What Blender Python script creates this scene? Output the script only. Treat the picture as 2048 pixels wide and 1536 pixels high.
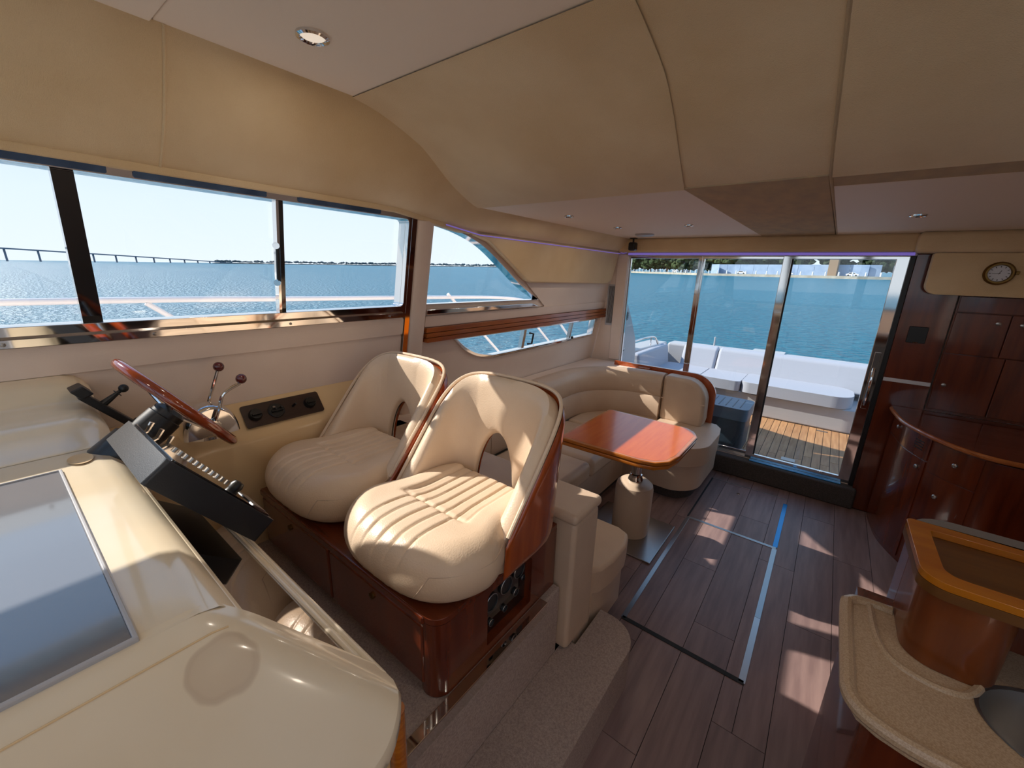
import bpy, bmesh, math, random
from mathutils import Vector, Matrix
from mathutils.geometry import tessellate_polygon
random.seed(7)
for o in list(bpy.data.objects): bpy.data.objects.remove(o, do_unlink=True)
SC = bpy.context.scene
COL = SC.collection
PI = math.pi

# ------------------------------------------------------------ camera
# boat frame: +x starboard side of the picture, +y aft, +z up; metres
cam_d = bpy.data.cameras.new('camera'); cam = bpy.data.objects.new('camera', cam_d); COL.objects.link(cam)
cam_d.sensor_width = 36.0; cam_d.lens = 817.0/2048.0*36.0; cam_d.clip_start = 0.02; cam_d.clip_end = 20000
R_ = Vector((0.78817014, 0.61466077, 0.03130434))
U_ = -Vector((0.18661656, -0.19020752, -0.96384405))
B_ = -Vector((-0.58648281, 0.76551501, -0.26462177))
mw = Matrix.Identity(4)
for i in range(3): mw[i][0], mw[i][1], mw[i][2] = R_[i], U_[i], B_[i]
mw[2][3] = 1.7
cam.matrix_world = mw
SC.camera = cam

# ------------------------------------------------------------ sky, sun, exposure
SKY_STRENGTH = 0.67
TO_SUN = Vector((-1.3, -0.45, 1.0)).normalized()
W = bpy.data.worlds.new('sky'); SC.world = W; W.use_nodes = True
nt = W.node_tree; nt.nodes.clear()
tcw = nt.nodes.new('ShaderNodeTexCoord'); sxyz = nt.nodes.new('ShaderNodeSeparateXYZ'); rmp = nt.nodes.new('ShaderNodeValToRGB')
bg = nt.nodes.new('ShaderNodeBackground'); bg.inputs[1].default_value = SKY_STRENGTH
ow = nt.nodes.new('ShaderNodeOutputWorld'); el_ = rmp.color_ramp.elements          # clear sky: pale at the horizon, deeper blue overhead
el_[0].position = 0.; el_[0].color = (.80, .89, .98, 1); el_[1].position = 1.; el_[1].color = (.20, .40, .78, 1)
for pos_, c_ in ((.10, (.74, .86, .98, 1)), (.25, (.56, .74, .96, 1)), (.55, (.30, .52, .86, 1))):
    q_ = el_.new(pos_); q_.color = c_
nt.links.new(tcw.outputs['Generated'], sxyz.inputs[0]); nt.links.new(sxyz.outputs['Z'], rmp.inputs[0])
nt.links.new(rmp.outputs[0], bg.inputs[0]); nt.links.new(bg.outputs[0], ow.inputs[0])
sun_d = bpy.data.lights.new('sun', 'SUN'); sun_d.energy = 4.0; sun_d.angle = math.radians(0.6); sun_d.color = (1.0, 0.93, 0.84)
sun = bpy.data.objects.new('sun', sun_d); COL.objects.link(sun)
sun.rotation_euler = TO_SUN.to_track_quat('Z', 'Y').to_euler(); sun.location = (-30, -12, 25)
SC.view_settings.view_transform = 'Standard'; SC.view_settings.look = 'None'
SC.view_settings.exposure = 0.85; SC.view_settings.gamma = 1.0; SC.view_settings.use_curve_mapping = False

# ------------------------------------------------------------ materials
def lin(c):
    r = []
    for v in c:
        v /= 255.0
        r.append(v/12.92 if v <= .04045 else ((v+.055)/1.055)**2.4)
    return (r[0], r[1], r[2], 1.0)
def mat(name, col, rough=.5, metal=0., coat=0., col2=None, ns=6., st=(1,1,1), bump=0., bs=200., spec=.5, lo=.35, hi=.65, det=4., rand=0., bst=None, sheen=0.):
    m = bpy.data.materials.new(name); m.use_nodes = True
    t = m.node_tree; p = t.nodes['Principled BSDF']; L = t.links.new
    p.inputs['Roughness'].default_value = rough; p.inputs['Metallic'].default_value = metal
    p.inputs['Coat Weight'].default_value = coat; p.inputs['Coat Roughness'].default_value = .06
    p.inputs['Specular IOR Level'].default_value = spec
    if sheen: p.inputs['Sheen Weight'].default_value = sheen
    c = lin(col); p.inputs['Base Color'].default_value = c
    tc = t.nodes.new('ShaderNodeTexCoord')
    if col2 is not None:
        mp = t.nodes.new('ShaderNodeMapping'); mp.inputs['Scale'].default_value = st
        n = t.nodes.new('ShaderNodeTexNoise'); n.inputs['Scale'].default_value = ns; n.inputs['Detail'].default_value = det
        r = t.nodes.new('ShaderNodeValToRGB'); r.color_ramp.elements[0].position = lo; r.color_ramp.elements[1].position = hi
        r.color_ramp.elements[0].color = c; r.color_ramp.elements[1].color = lin(col2)
        if rand:
            oi = t.nodes.new('ShaderNodeObjectInfo'); cx = t.nodes.new('ShaderNodeVectorMath'); cx.operation = 'ADD'
            ml = t.nodes.new('ShaderNodeMath'); ml.operation = 'MULTIPLY'; ml.inputs[1].default_value = 37.
            L(oi.outputs['Random'], ml.inputs[0]); L(tc.outputs['Object'], cx.inputs[0]); L(ml.outputs[0], cx.inputs[1]); L(cx.outputs[0], mp.inputs[0])
        else: L(tc.outputs['Object'], mp.inputs[0])
        L(mp.outputs[0], n.inputs['Vector']); L(n.outputs['Fac'], r.inputs[0])
        src = r.outputs[0]
        if rand:
            hs = t.nodes.new('ShaderNodeHueSaturation'); mr = t.nodes.new('ShaderNodeMapRange')
            mr.inputs['To Min'].default_value = 1-rand; mr.inputs['To Max'].default_value = 1+rand
            L(oi.outputs['Random'], mr.inputs['Value']); L(mr.outputs[0], hs.inputs['Value']); L(src, hs.inputs['Color']); src = hs.outputs[0]
        L(src, p.inputs['Base Color'])
    if bump:
        b = t.nodes.new('ShaderNodeBump'); b.inputs['Strength'].default_value = bump; b.inputs['Distance'].default_value = .004
        n2 = t.nodes.new('ShaderNodeTexNoise'); n2.inputs['Scale'].default_value = bs; n2.inputs['Detail'].default_value = 3.
        if bst:
            mp2 = t.nodes.new('ShaderNodeMapping'); mp2.inputs['Scale'].default_value = bst
            L(tc.outputs['Object'], mp2.inputs[0]); L(mp2.outputs[0], n2.inputs['Vector'])
        else: L(tc.outputs['Object'], n2.inputs['Vector'])
        L(n2.outputs['Fac'], b.inputs['Height']); L(b.outputs[0], p.inputs['Normal'])
    return m
def glass_mat(name, tint, refl=1.0, rough=0.0):
    m = bpy.data.materials.new(name); m.use_nodes = True; t = m.node_tree; t.nodes.clear(); L = t.links.new
    o = t.nodes.new('ShaderNodeOutputMaterial'); mx = t.nodes.new('ShaderNodeMixShader'); tr = t.nodes.new('ShaderNodeBsdfTransparent')
    gl = t.nodes.new('ShaderNodeBsdfGlossy'); lw = t.nodes.new('ShaderNodeLayerWeight'); fr = t.nodes.new('ShaderNodeMath'); fr.operation = 'POWER'; fr.inputs[1].default_value = 5.
    L(lw.outputs['Facing'], fr.inputs[0])
    ml = t.nodes.new('ShaderNodeMath'); ml.operation = 'MULTIPLY_ADD'; ml.inputs[1].default_value = .9*refl*.6; ml.inputs[2].default_value = .035*refl
    tr.inputs[0].default_value = (*tint, 1); gl.inputs['Roughness'].default_value = rough
    L(fr.outputs[0], ml.inputs[0]); L(ml.outputs[0], mx.inputs[0]); L(tr.outputs[0], mx.inputs[1]); L(gl.outputs[0], mx.inputs[2]); L(mx.outputs[0], o.inputs[0])
    return m
def emit_mat(name, col, s):
    m = bpy.data.materials.new(name); m.use_nodes = True; p = m.node_tree.nodes['Principled BSDF']
    p.inputs['Base Color'].default_value = lin(col); p.inputs['Emission Color'].default_value = lin(col); p.inputs['Emission Strength'].default_value = s
    return m
M = {}
M['suede'] = mat('beige_suede', (222,192,146), .95, col2=(238,213,172), ns=2.2, det=6., bump=.5, bs=260, sheen=.3, bst=(1,3,1))
M['suede_worn'] = mat('worn_suede', (196,172,136), .95, col2=(178,158,132), ns=5, bump=.4, bs=260, st=(3,1,1))
M['vinyl'] = mat('ceiling_vinyl', (240,224,206), .6, bump=.12, bs=400)
M['wallv'] = mat('wall_vinyl', (238,220,206), .55, bump=.15, bs=300, col2=(230,210,195), ns=2.5)
M['leather'] = mat('cream_leather', (224,200,174), .34, bump=.2, bs=220, col2=(216,190,162), ns=4)
M['leather2'] = mat('settee_leather', (208,184,160), .42, bump=.25, bs=220, col2=(198,172,148), ns=4)
M['gel'] = mat('gelcoat', (234,220,196), .16, coat=.5, col2=(228,210,180), ns=3)
M['console'] = mat('console_gelcoat', (228,199,156), .22, coat=.3, col2=(220,188,144), ns=3)
M['cherry'] = mat('cherry_wood', (86,32,12), .24, coat=.6, col2=(112,46,18), ns=4, st=(6,6,.7), det=6)
M['cherryh'] = mat('cherry_wood_level', (86,32,12), .24, coat=.6, col2=(112,46,18), ns=4, st=(.7,6,6), det=6)
M['shellw'] = mat('shell_veneer', (150,66,24), .2, coat=.8, col2=(176,84,34), ns=4, st=(6,6,.7), det=6)
M['tablew'] = mat('table_veneer', (190,86,6), .2, coat=.2, col2=(200,98,14), ns=5, st=(7,.8,3), det=6)
M['tableedge'] = mat('table_edge', (196,116,36), .22, coat=.6, col2=(168,92,22), ns=6, st=(1,1,20))
M['rail'] = mat('rail_wood', (172,98,42), .3, coat=.5, col2=(146,74,28), ns=4, st=(6,.7,6), det=6)
M['traywood'] = mat('tray_wood', (188,112,18), .25, coat=.5, col2=(168,92,14), ns=4, st=(.8,6,6))
M['traydark'] = mat('tray_panel', (108,66,20), .4, coat=.2, col2=(90,52,14), ns=4, st=(.8,8,6))
M['chrome'] = mat('chrome', (225,222,220), .06, metal=1.)
M['steel'] = mat('brushed_steel', (170,168,166), .28, metal=1.)
M['sinksteel'] = mat('sink_steel', (196,194,192), .33, metal=1.)
M['brass'] = mat('aged_brass', (120,92,50), .3, metal=1.)
M['black'] = mat('black_plastic', (22,22,24), .4)
M['podblack'] = mat('pod_plastic', (40,42,46), .3, bump=.1, bs=600)
M['gloss'] = mat('gloss_black', (16,16,18), .06, coat=1.)
M['mirror'] = mat('smoked_mirror', (150,140,132), .03, metal=1.)
M['acryl'] = mat('grey_acrylic', (120,122,128), .1, coat=1., spec=.8)
M['rubber'] = mat('rubber', (30,30,30), .7)
M['columnw'] = mat('column_wood', (120,58,18), .3, coat=.4, col2=(98,44,12), ns=4, st=(6,6,.7), det=6)
M['carpet'] = mat('taupe_carpet', (200,180,168), 1., col2=(166,146,136), ns=160, bump=1., bs=420, lo=.3, hi=.7)
M['carpetd'] = mat('sill_carpet', (92,84,80), 1., col2=(74,68,64), ns=160, bump=1., bs=420)
M['plank'] = mat('laminate', (148,122,116), .42, col2=(126,102,98), ns=3.5, st=(9,.8,3), det=7, rand=.1, bump=.06, bs=30, bst=(12,1,1))
M['subfloor'] = mat('subfloor', (40,32,30), .8)
M['teak'] = mat('teak', (190,142,98), .6, col2=(168,120,80), ns=5, st=(9,.8,3), det=6, rand=.12)
M['caulk'] = mat('caulk', (34,30,28), .7)
M['whitegel'] = mat('white_gelcoat', (178,177,180), .3)
M['whitecush'] = mat('white_vinyl_cushion', (172,174,184), .6, bump=.1, bs=300)
M['cooler'] = mat('cooler_plastic', (52,66,80), .45)
M['coolerlid'] = mat('cooler_lid', (92,112,132), .45)
M['corian'] = mat('speckled_worktop', (198,170,138), .3, col2=(178,148,116), ns=350, lo=.4, hi=.6)
M['greycush'] = mat('grey_cushion', (132,126,122), .7, bump=.1, bs=300)
M['knob'] = mat('maroon_knob', (92,18,20), .15, coat=.8)
M['wheelw'] = mat('wheel_wood', (150,62,22), .12, coat=1., col2=(116,40,12), ns=5, st=(3,3,3))
M['tape'] = mat('white_tape', (214,214,220), .5)
M['blue'] = mat('blue_film', (40,140,200), .25, metal=.6)
M['clockface'] = mat('clock_face', (226,228,234), .5)
M['bluecloth'] = mat('blue_cloth', (46,66,96), .8, col2=(70,92,124), ns=5, st=(1,2,1))
M['tube'] = mat('white_tube', (232,232,234), .3)
M['glass'] = glass_mat('clear_glass', (.985,.99,.99))
M['doorglass'] = glass_mat('door_glass', (.96,.985,.985), 1.3)
M['led'] = emit_mat('violet_led', (124,106,196), .32)
M['lens'] = emit_mat('frosted_lens', (255,240,220), .3)
M['bridge'] = mat('bridge_concrete', (120,128,140), .8)
M['quay'] = mat('quay_stone', (196,186,168), .8, col2=(172,160,140), ns=.4)
M['ground'] = mat('quay_ground', (150,146,138), .9)
M['leaf'] = mat('leaves', (70,88,40), .8, col2=(40,58,26), ns=1.2, bump=.0)
M['leaf2'] = mat('leaves_dark', (48,64,34), .8, col2=(30,44,22), ns=1.0)
M['trunk'] = mat('bark', (84,70,56), .9)
M['hoard'] = mat('hoarding', (158,178,204), .6, col2=(142,164,194), ns=.4)
M['carw'] = mat('white_car_paint', (235,236,238), .25, coat=.5)
M['carg'] = mat('grey_car_paint', (120,130,145), .25, coat=.5)
M['land'] = mat('far_land', (96,108,112), .9, col2=(74,88,92), ns=.02)
M['brick'] = mat('brown_stone', (150,124,98), .8)
M['sink_d'] = M['sinksteel']
# sea: blue green water with waves
ms = bpy.data.materials.new('sea_water'); ms.use_nodes = True
t = ms.node_tree; p = t.nodes['Principled BSDF']; p.inputs['Base Color'].default_value = (.003, .13, .20, 1)
p.inputs['Roughness'].default_value = .30; p.inputs['IOR'].default_value = 1.33
tc = t.nodes.new('ShaderNodeTexCoord'); mp = t.nodes.new('ShaderNodeMapping'); mp.inputs['Scale'].default_value = (1, 1.8, 1); mp.inputs['Rotation'].default_value = (0, 0, .5)
n1 = t.nodes.new('ShaderNodeTexNoise'); n1.inputs['Scale'].default_value = 2.0; n1.inputs['Detail'].default_value = 6
b1 = t.nodes.new('ShaderNodeBump'); b1.inputs['Strength'].default_value = 1.; b1.inputs['Distance'].default_value = .38
t.links.new(tc.outputs['Object'], mp.inputs[0]); t.links.new(mp.outputs[0], n1.inputs['Vector']); t.links.new(n1.outputs['Fac'], b1.inputs['Height']); t.links.new(b1.outputs[0], p.inputs['Normal'])
M['sea'] = ms
# dash top: gelcoat with an old ring stain
mg = mat('gelcoat_stained', (234,220,196), .18, coat=.4, col2=(228,210,180), ns=3)
t = mg.node_tree; p = t.nodes['Principled BSDF']; old = p.inputs['Base Color'].links[0].from_socket
tc = t.nodes.new('ShaderNodeTexCoord'); nz = t.nodes.new('ShaderNodeTexNoise'); nz.inputs['Scale'].default_value = 12
sc_ = t.nodes.new('ShaderNodeVectorMath'); sc_.operation = 'SCALE'; sc_.inputs['Scale'].default_value = .035
ad = t.nodes.new('ShaderNodeVectorMath'); ad.operation = 'ADD'; ds = t.nodes.new('ShaderNodeVectorMath'); ds.operation = 'DISTANCE'
ds.inputs[1].default_value = (-.5475+1.1, .13+.3, 1.186-.52)
rr = t.nodes.new('ShaderNodeValToRGB'); e = rr.color_ramp.elements
e[0].position = 0.; e[0].color = (.16,)*3+(1,); e[1].position = .036; e[1].color = (.26,)*3+(1,)
for pos, v in ((.042, .40), (.0455, 0.)):
    q = e.new(pos); q.color = (v, v, v, 1)
mx = t.nodes.new('ShaderNodeMix'); mx.data_type = 'RGBA'; mx.inputs['B'].default_value = lin((150,112,84))
L = t.links.new
L(tc.outputs['Object'], nz.inputs['Vector']); L(nz.outputs['Color'], sc_.inputs[0]); L(tc.outputs['Object'], ad.inputs[0]); L(sc_.outputs[0], ad.inputs[1])
L(ad.outputs[0], ds.inputs[0]); L(ds.outputs['Value'], rr.inputs[0]); L(rr.outputs[0], mx.inputs['Factor']); L(old, mx.inputs['A']); L(mx.outputs['Result'], p.inputs['Base Color'])
M['gelstain'] = mg

# ------------------------------------------------------------ mesh builder
class MB:
    def __init__(s): s.v = []; s.f = []
    def add(s, vs, fs):
        n = len(s.v); s.v += [tuple(v) for v in vs]; s.f += [tuple(i+n for i in f) for f in fs]; return s
    def box(s, x0, x1, y0, y1, z0, z1):
        return s.add([(x0,y0,z0),(x1,y0,z0),(x1,y1,z0),(x0,y1,z0),(x0,y0,z1),(x1,y0,z1),(x1,y1,z1),(x0,y1,z1)],
              [(0,3,2,1),(4,5,6,7),(0,1,5,4),(1,2,6,5),(2,3,7,6),(3,0,4,7)])
    def obox(s, o, a, b, c):           # origin corner + three edge vectors
        o, a, b, c = Vector(o), Vector(a), Vector(b), Vector(c)
        return s.add([o, o+a, o+a+b, o+b, o+c, o+a+c, o+a+b+c, o+b+c], [(0,3,2,1),(4,5,6,7),(0,1,5,4),(1,2,6,5),(2,3,7,6),(3,0,4,7)])
    def plate(s, loops, fn, w0, w1):   # polygon with holes, extruded from w0 to w1 through fn(u,v,w)
        vl = [[Vector((a, b, 0)) for a, b in lp] for lp in loops]
        tri = tessellate_polygon(vl); flat = [q for lp in loops for q in lp]; n = len(flat)
        vs = [fn(a, b, w0) for a, b in flat] + [fn(a, b, w1) for a, b in flat]
        fs = []
        for a, b, c in tri: fs.append((a, b, c)); fs.append((c+n, b+n, a+n))
        k = 0
        for lp in loops:
            m = len(lp)
            for i in range(m):
                a, b = k+i, k+(i+1) % m; fs.append((a, b, b+n, a+n))
            k += m
        return s.add(vs, fs)
    def grid(s, fn, nu, nv, wu=False, wv=False):
        mu = nu if wu else nu+1; mv = nv if wv else nv+1
        vs = [fn(i/nu, j/nv) for i in range(mu) for j in range(mv)]
        fs = []
        for i in range(nu):
            for j in range(nv):
                a, b = i, (i+1) % mu; c, d = j, (j+1) % mv
                fs.append((a*mv+c, b*mv+c, b*mv+d, a*mv+d))
        return s.add(vs, fs)
    def sweep(s, prof, frames, cap=True, closed=True):
        # prof: (a,b) pairs; frames: (origin, A, B)
        n = len(prof); vs = []
        for o, A, B in frames:
            o, A, B = Vector(o), Vector(A), Vector(B)
            vs += [o + A*a + B*b for a, b in prof]
        fs = []
        for k in range(len(frames)-1):
            for i in range(n if closed else n-1):
                j = (i+1) % n; fs.append((k*n+i, k*n+j, (k+1)*n+j, (k+1)*n+i))
        if cap and closed:
            fs.append(tuple(range(n-1, -1, -1))); q = (len(frames)-1)*n; fs.append(tuple(range(q, q+n)))
        return s.add(vs, fs)
    def tube(s, path, r, seg=10, cap=True, ring=False):
        P = [Vector(p) for p in path]; n = len(P); fr = []; up = None
        for i in range(n):
            if ring: d = P[(i+1) % n]-P[i-1]
            else: d = P[min(i+1, n-1)]-P[max(i-1, 0)]
            d.normalize()
            if up is None: up = Vector((0,0,1)) if abs(d.z) < .9 else Vector((1,0,0))
            A = up - d*up.dot(d); A.normalize(); B = d.cross(A); up = A
            rr = r[i] if isinstance(r, (list, tuple)) else r
            fr.append((P[i], A*rr, B*rr))
        prof = [(math.cos(2*PI*k/seg), math.sin(2*PI*k/seg)) for k in range(seg)]
        if ring: fr.append(fr[0]); return s.sweep(prof, fr, cap=False)
        return s.sweep(prof, fr, cap=cap)
    def lathe(s, prof, seg=24, o=(0,0,0), ax=(0,0,1), sx=1., sy=1.):
        ax = Vector(ax).normalized(); A = Vector((1,0,0)) if abs(ax.x) < .9 else Vector((0,1,0))
        A = (A-ax*A.dot(ax)).normalized(); B = ax.cross(A); o = Vector(o)
        def fn(u, v):
            i = min(int(round(v*(len(prof)-1))), len(prof)-1); r, z = prof[i]; th = 2*PI*u
            return o + A*(r*sx*math.cos(th)) + B*(r*sy*math.sin(th)) + ax*z
        return s.grid(fn, seg, len(prof)-1, wu=True)
    def sphere(s, c, r, seg=14, rz=None):
        rz = rz or r; n = seg//2
        return s.lathe([(max(1e-4, r*math.sin(PI*i/n)), -rz*math.cos(PI*i/n)) for i in range(n+1)], seg, c)
    def build(s, name, m, parent=None, smooth=35, bevel=0., bseg=3, sub=0, local=False):
        off = Vector((0,0,0))
        if parent is not None and not local:
            q = parent
            while q: off += q.location; q = q.parent
        me = bpy.data.meshes.new(name); me.from_pydata([tuple(Vector(v)-off) for v in s.v], [], s.f)
        bm = bmesh.new(); bm.from_mesh(me); bmesh.ops.remove_doubles(bm, verts=bm.verts, dist=1e-6); bmesh.ops.recalc_face_normals(bm, faces=bm.faces); bm.to_mesh(me); bm.free()
        me.materials.append(M[m] if isinstance(m, str) else m)
        if smooth:
            me.polygons.foreach_set('use_smooth', [True]*len(me.polygons)); me.set_sharp_from_angle(angle=math.radians(smooth))
        o = bpy.data.objects.new(name, me); COL.objects.link(o)
        if parent is not None: o.parent = parent
        if bevel:
            b = o.modifiers.new('bevel', 'BEVEL'); b.width = bevel; b.segments = bseg; b.limit_method = 'ANGLE'; b.angle_limit = math.radians(40)
            if smooth: me.polygons.foreach_set('use_smooth', [True]*len(me.polygons)); b.harden_normals = True
        if sub:
            q = o.modifiers.new('sub', 'SUBSURF'); q.levels = sub; q.render_levels = sub
        return o
def tag(o, label, cat, group=None, kind=None):
    o['label'] = label; o['category'] = cat
    if group: o['group'] = group
    if kind: o['kind'] = kind
    return o
def thing(name, label, cat, loc=(0,0,0), group=None):
    o = bpy.data.objects.new(name, None); COL.objects.link(o); o.location = loc; o.empty_display_size = .1
    return tag(o, label, cat, group)
def struct(name, loc=(0,0,0)):
    o = bpy.data.objects.new(name, None); COL.objects.link(o); o.location = loc; o['kind'] = 'structure'; o.empty_display_size = .1; return o
def S(o): o['kind'] = 'structure'; return o
def copy_tree(o, parent=None):
    c = o.copy(); COL.objects.link(c)
    if parent is not None: c.parent = parent
    for ch in list(o.children): copy_tree(ch, c)
    return c
def rrect(x0, x1, y0, y1, r, n=6):
    if not isinstance(r, (list, tuple)): r = [r]*4
    out = []
    for (cx, cy, a0), rr in zip(((x0, y0, PI), (x1, y0, 1.5*PI), (x1, y1, 0), (x0, y1, .5*PI)), r):
        if rr <= 0: out.append((cx, cy)); continue
        ox = cx + (rr if cx == x0 else -rr); oy = cy + (rr if cy == y0 else -rr)
        for k in range(n+1):
            a = a0 + .5*PI*k/n; out.append((ox+rr*math.cos(a), oy+rr*math.sin(a)))
    return out
def spline(pts, n=6, closed=False):
    P = [Vector(p) for p in pts]; m = len(P); out = []
    for i in range(m if closed else m-1):
        g = (lambda k: P[k % m]) if closed else (lambda k: P[max(0, min(m-1, k))])
        p0, p1, p2, p3 = g(i-1), g(i), g(i+1), g(i+2)
        for k in range(n):
            u = k/n
            out.append(.5*((2*p1)+(p2-p0)*u+(2*p0-5*p1+4*p2-p3)*u*u+(3*p1-p0-3*p2+p3)*u**3))
    if not closed: out.append(P[-1])
    return out
def offset_loop(lp, d):
    n = len(lp); out = []
    area = sum(lp[i][0]*lp[(i+1) % n][1]-lp[(i+1) % n][0]*lp[i][1] for i in range(n)); sg = 1 if area > 0 else -1
    for i in range(n):
        p0, p1, p2 = Vector(lp[i-1]), Vector(lp[i]), Vector(lp[(i+1) % n])
        e1 = (p1-p0); e2 = (p2-p1)
        if e1.length < 1e-9 or e2.length < 1e-9: out.append(tuple(p1)); continue
        e1.normalize(); e2.normalize()
        n1 = Vector((e1.y, -e1.x))*sg; n2 = Vector((e2.y, -e2.x))*sg
        b = n1+n2; b = b/max(.35, b.dot(n1)) if b.length > 1e-6 else n1
        out.append(tuple(p1+b*d))
    return out
XY = lambda u, v, w: (u, v, w)                       # plan polygon, w = z
XZ = lambda u, v, w: (u, w, v)                       # polygon in a transverse wall, w = y
W0, W1 = -2.119, .181
def PW(y, z, w): return (W0 + W1*z + w, y, z)        # on the leaning port wall, w = inwards
def pillow(w, d, h, r, n=24, k=.25, fn=None, seam=0.):
    """stuffed cushion, bottom at z=0, centred; fn(x,y)->dz on the top"""
    mb = MB(); e = .72
    def top(u, v):
        s, t = 2*u-1, 2*v-1; m = max(abs(s), abs(t))
        q = min(m, e)/e
        ss, tt = (s/m*q, t/m*q) if m > 1e-9 else (0., 0.)
        n_e = 3.3; A_, B_e = w/2-r, d/2-r
        th = math.atan2(tt, ss); c_, s2 = abs(math.cos(th)), abs(math.sin(th))
        rad = q/((c_**n_e+s2**n_e)**(1/n_e)); ex, ey = rad*math.cos(th), rad*math.sin(th)
        bl = q**2; ux, uy = ss*(1-bl)+ex*bl, tt*(1-bl)+ey*bl
        x, y, z = ux*A_, uy*B_e, h
        if m > e:
            ph = (m-e)/(1-e)*PI*.95
            dx, dy = math.copysign(abs(ux)**(n_e-1)/A_, ux), math.copysign(abs(uy)**(n_e-1)/B_e, uy)
            l = math.hypot(dx, dy) or 1.; x += dx/l*r*math.sin(ph); y += dy/l*r*math.sin(ph); z = h - (h/2)*(1-math.cos(ph))
        if fn:
            f = max(0., min(1., z/h)); z += fn(x, y)*f
        return (x, y, z)
    mb.grid(top, n, n)
    N = n+1; ring = [i*N for i in range(N)] + [n*N+j for j in range(1, N)] + [i*N+n for i in range(n-1, -1, -1)] + [j for j in range(n-1, 0, -1)]
    mb.f.append(tuple(ring))
    return mb

# ============================================================ SETTING
# ---- floor: dark slab, laminate planks; the two floor hatches carry the planks that lie on them
HX0, HX1, HY0, HY1, HYM = -.565, -.005, 1.735, 3.70, 2.915
fl = MB().box(-2.0, 1.4, -1.6, 3.95, -.05, -.008).build('floor', 'subfloor'); S(fl)
hatch = thing('floor_hatch', 'long flush floor hatch with worn metal edge strips in the laminate floor', 'hatch', (-.285, 2.3, 0))
hatch2 = thing('floor_hatch', 'short flush floor hatch with blue edge strip just inside the glass door', 'hatch', (-.285, 3.3, 0))
cache = {}
def plank(x0, x1, y0, y1, parent):
    g = .0012; w, l = round(x1-x0, 3), round(y1-y0, 3)
    if w < .012 or l < .012: return
    if (w, l) not in cache:
        o = MB().box(-w/2+g, w/2-g, -l/2+g, l/2-g, -.008, 0).build('plank', 'plank', None, smooth=0); cache[(w, l)] = o.data
    else:
        o = bpy.data.objects.new('plank', cache[(w, l)]); COL.objects.link(o)
    o.parent = parent; off = Vector((0,0,0)); q = parent
    while q: off += q.location; q = q.parent
    o.location = Vector(((x0+x1)/2, (y0+y1)/2, 0))-off
def inter(a, b):
    r = (max(a[0], b[0]), min(a[1], b[1]), max(a[2], b[2]), min(a[3], b[3])); return r if r[1]-r[0] > .004 and r[3]-r[2] > .004 else None
hA = (HX0, HX1, HY0, HYM); hB = (HX0, HX1, HYM, HY1)
PWD = .187; i = 0; x = -.64-3*.187
while x < .86:
    y = .55 - (i*.47) % 1.25
    while y < 3.9:
        a = (x, x+PWD, max(y, .3), min(y+1.25, 3.9)); y += 1.25
        if a[3]-a[2] < .03: continue
        if a[1] < -.63:
            a = (a[0], a[1], max(a[2], 1.60), a[3])
            if a[3]-a[2] < .03: continue
        for h, par in ((hA, hatch), (hB, hatch2)):
            c = inter(a, h)
            if c: plank(*c, par)
        H = (HX0, HX1, HY0, HY1); c = inter(a, H)
        if not c: plank(*a, fl); continue
        for piece in ((a[0], c[0], a[2], a[3]), (c[1], a[1], a[2], a[3]), (c[0], c[1], a[2], c[2]), (c[0], c[1], c[3], a[3])):
            if piece[1]-piece[0] > .004 and piece[3]-piece[2] > .004: plank(*piece, fl)
    x += PWD; i += 1
def strip(x0, x1, y0, y1, par, m='steel', z=.003):
    MB().box(x0, x1, y0, y1, 0.0, z).build('edge_strip', m, par, bevel=.001)
strip(HX0-.006, HX0+.018, HY0, HYM-.012, hatch); strip(HX1-.022, HX1+.006, HY0+.45, HYM-.012, hatch, 'steel')
strip(HX1-.022, HX1+.006, HY0, HY0+.449, hatch, 'sinksteel'); strip(HX0, HX1, HY0-.01, HY0+.014, hatch, 'rubber'); strip(HX0, HX1, HYM-.011, HYM-.001, hatch, 'steel')
strip(HX1-.022, HX1+.006, HYM+.012, HY1-.09, hatch2, 'blue'); strip(HX0-.006, HX0+.006, HYM+.012, HY1, hatch2, 'rubber')
strip(HX0, HX1, HYM+.0, HYM+.012, hatch2, 'steel'); strip(HX0, HX1, HY1-.006, HY1, hatch2, 'steel')
MB().lathe([(1e-4, .002), (.012, .002), (.013, 0)], 14, (-.335, 3.54, 0)).build('lift_ring', 'chrome', hatch2)

# ---- port wall (leans inwards), three window openings
def arc_pts(pts, n=5): return [tuple(p) for p in spline(pts, n)]
w1 = rrect(-.62, 1.392, 1.505, 1.935, .02, 3)
w2 = [(1.566, 1.507)] + [(2.62, 1.50)] + arc_pts([(2.70, 1.498), (2.45, 1.60), (2.20, 1.735), (1.98, 1.845), (1.78, 1.905), (1.566, 1.938)], 5)
w3 = arc_pts([(1.86, 1.268), (1.95, 1.205), (2.08, 1.145), (2.26, 1.108)], 5) + [(3.81, 1.112), (3.80, 1.262)]
wl = MB().plate([[(-1.6, -.05), (3.97, -.05), (3.97, 2.06), (-1.6, 2.06)], offset_loop(w1, .004), offset_loop(w2, .004), offset_loop(w3, .004)], PW, -.05, 0).build('wall_left', 'wallv'); S(wl)
def pad(loop, t, name='wall_pad', m='wallv', par=wl, bev=.012):
    return MB().plate([loop], PW, 0.0, t).build(name, m, par, bevel=bev, bseg=4)
pad(rrect(-1.5, 1.405, 1.349, 1.443, .015), .028)
pad(rrect(-1.5, 1.405, 1.135, 1.347, .015), .018)
pad(rrect(1.572, 3.94, 1.372, 1.436, .008), .012)
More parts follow.
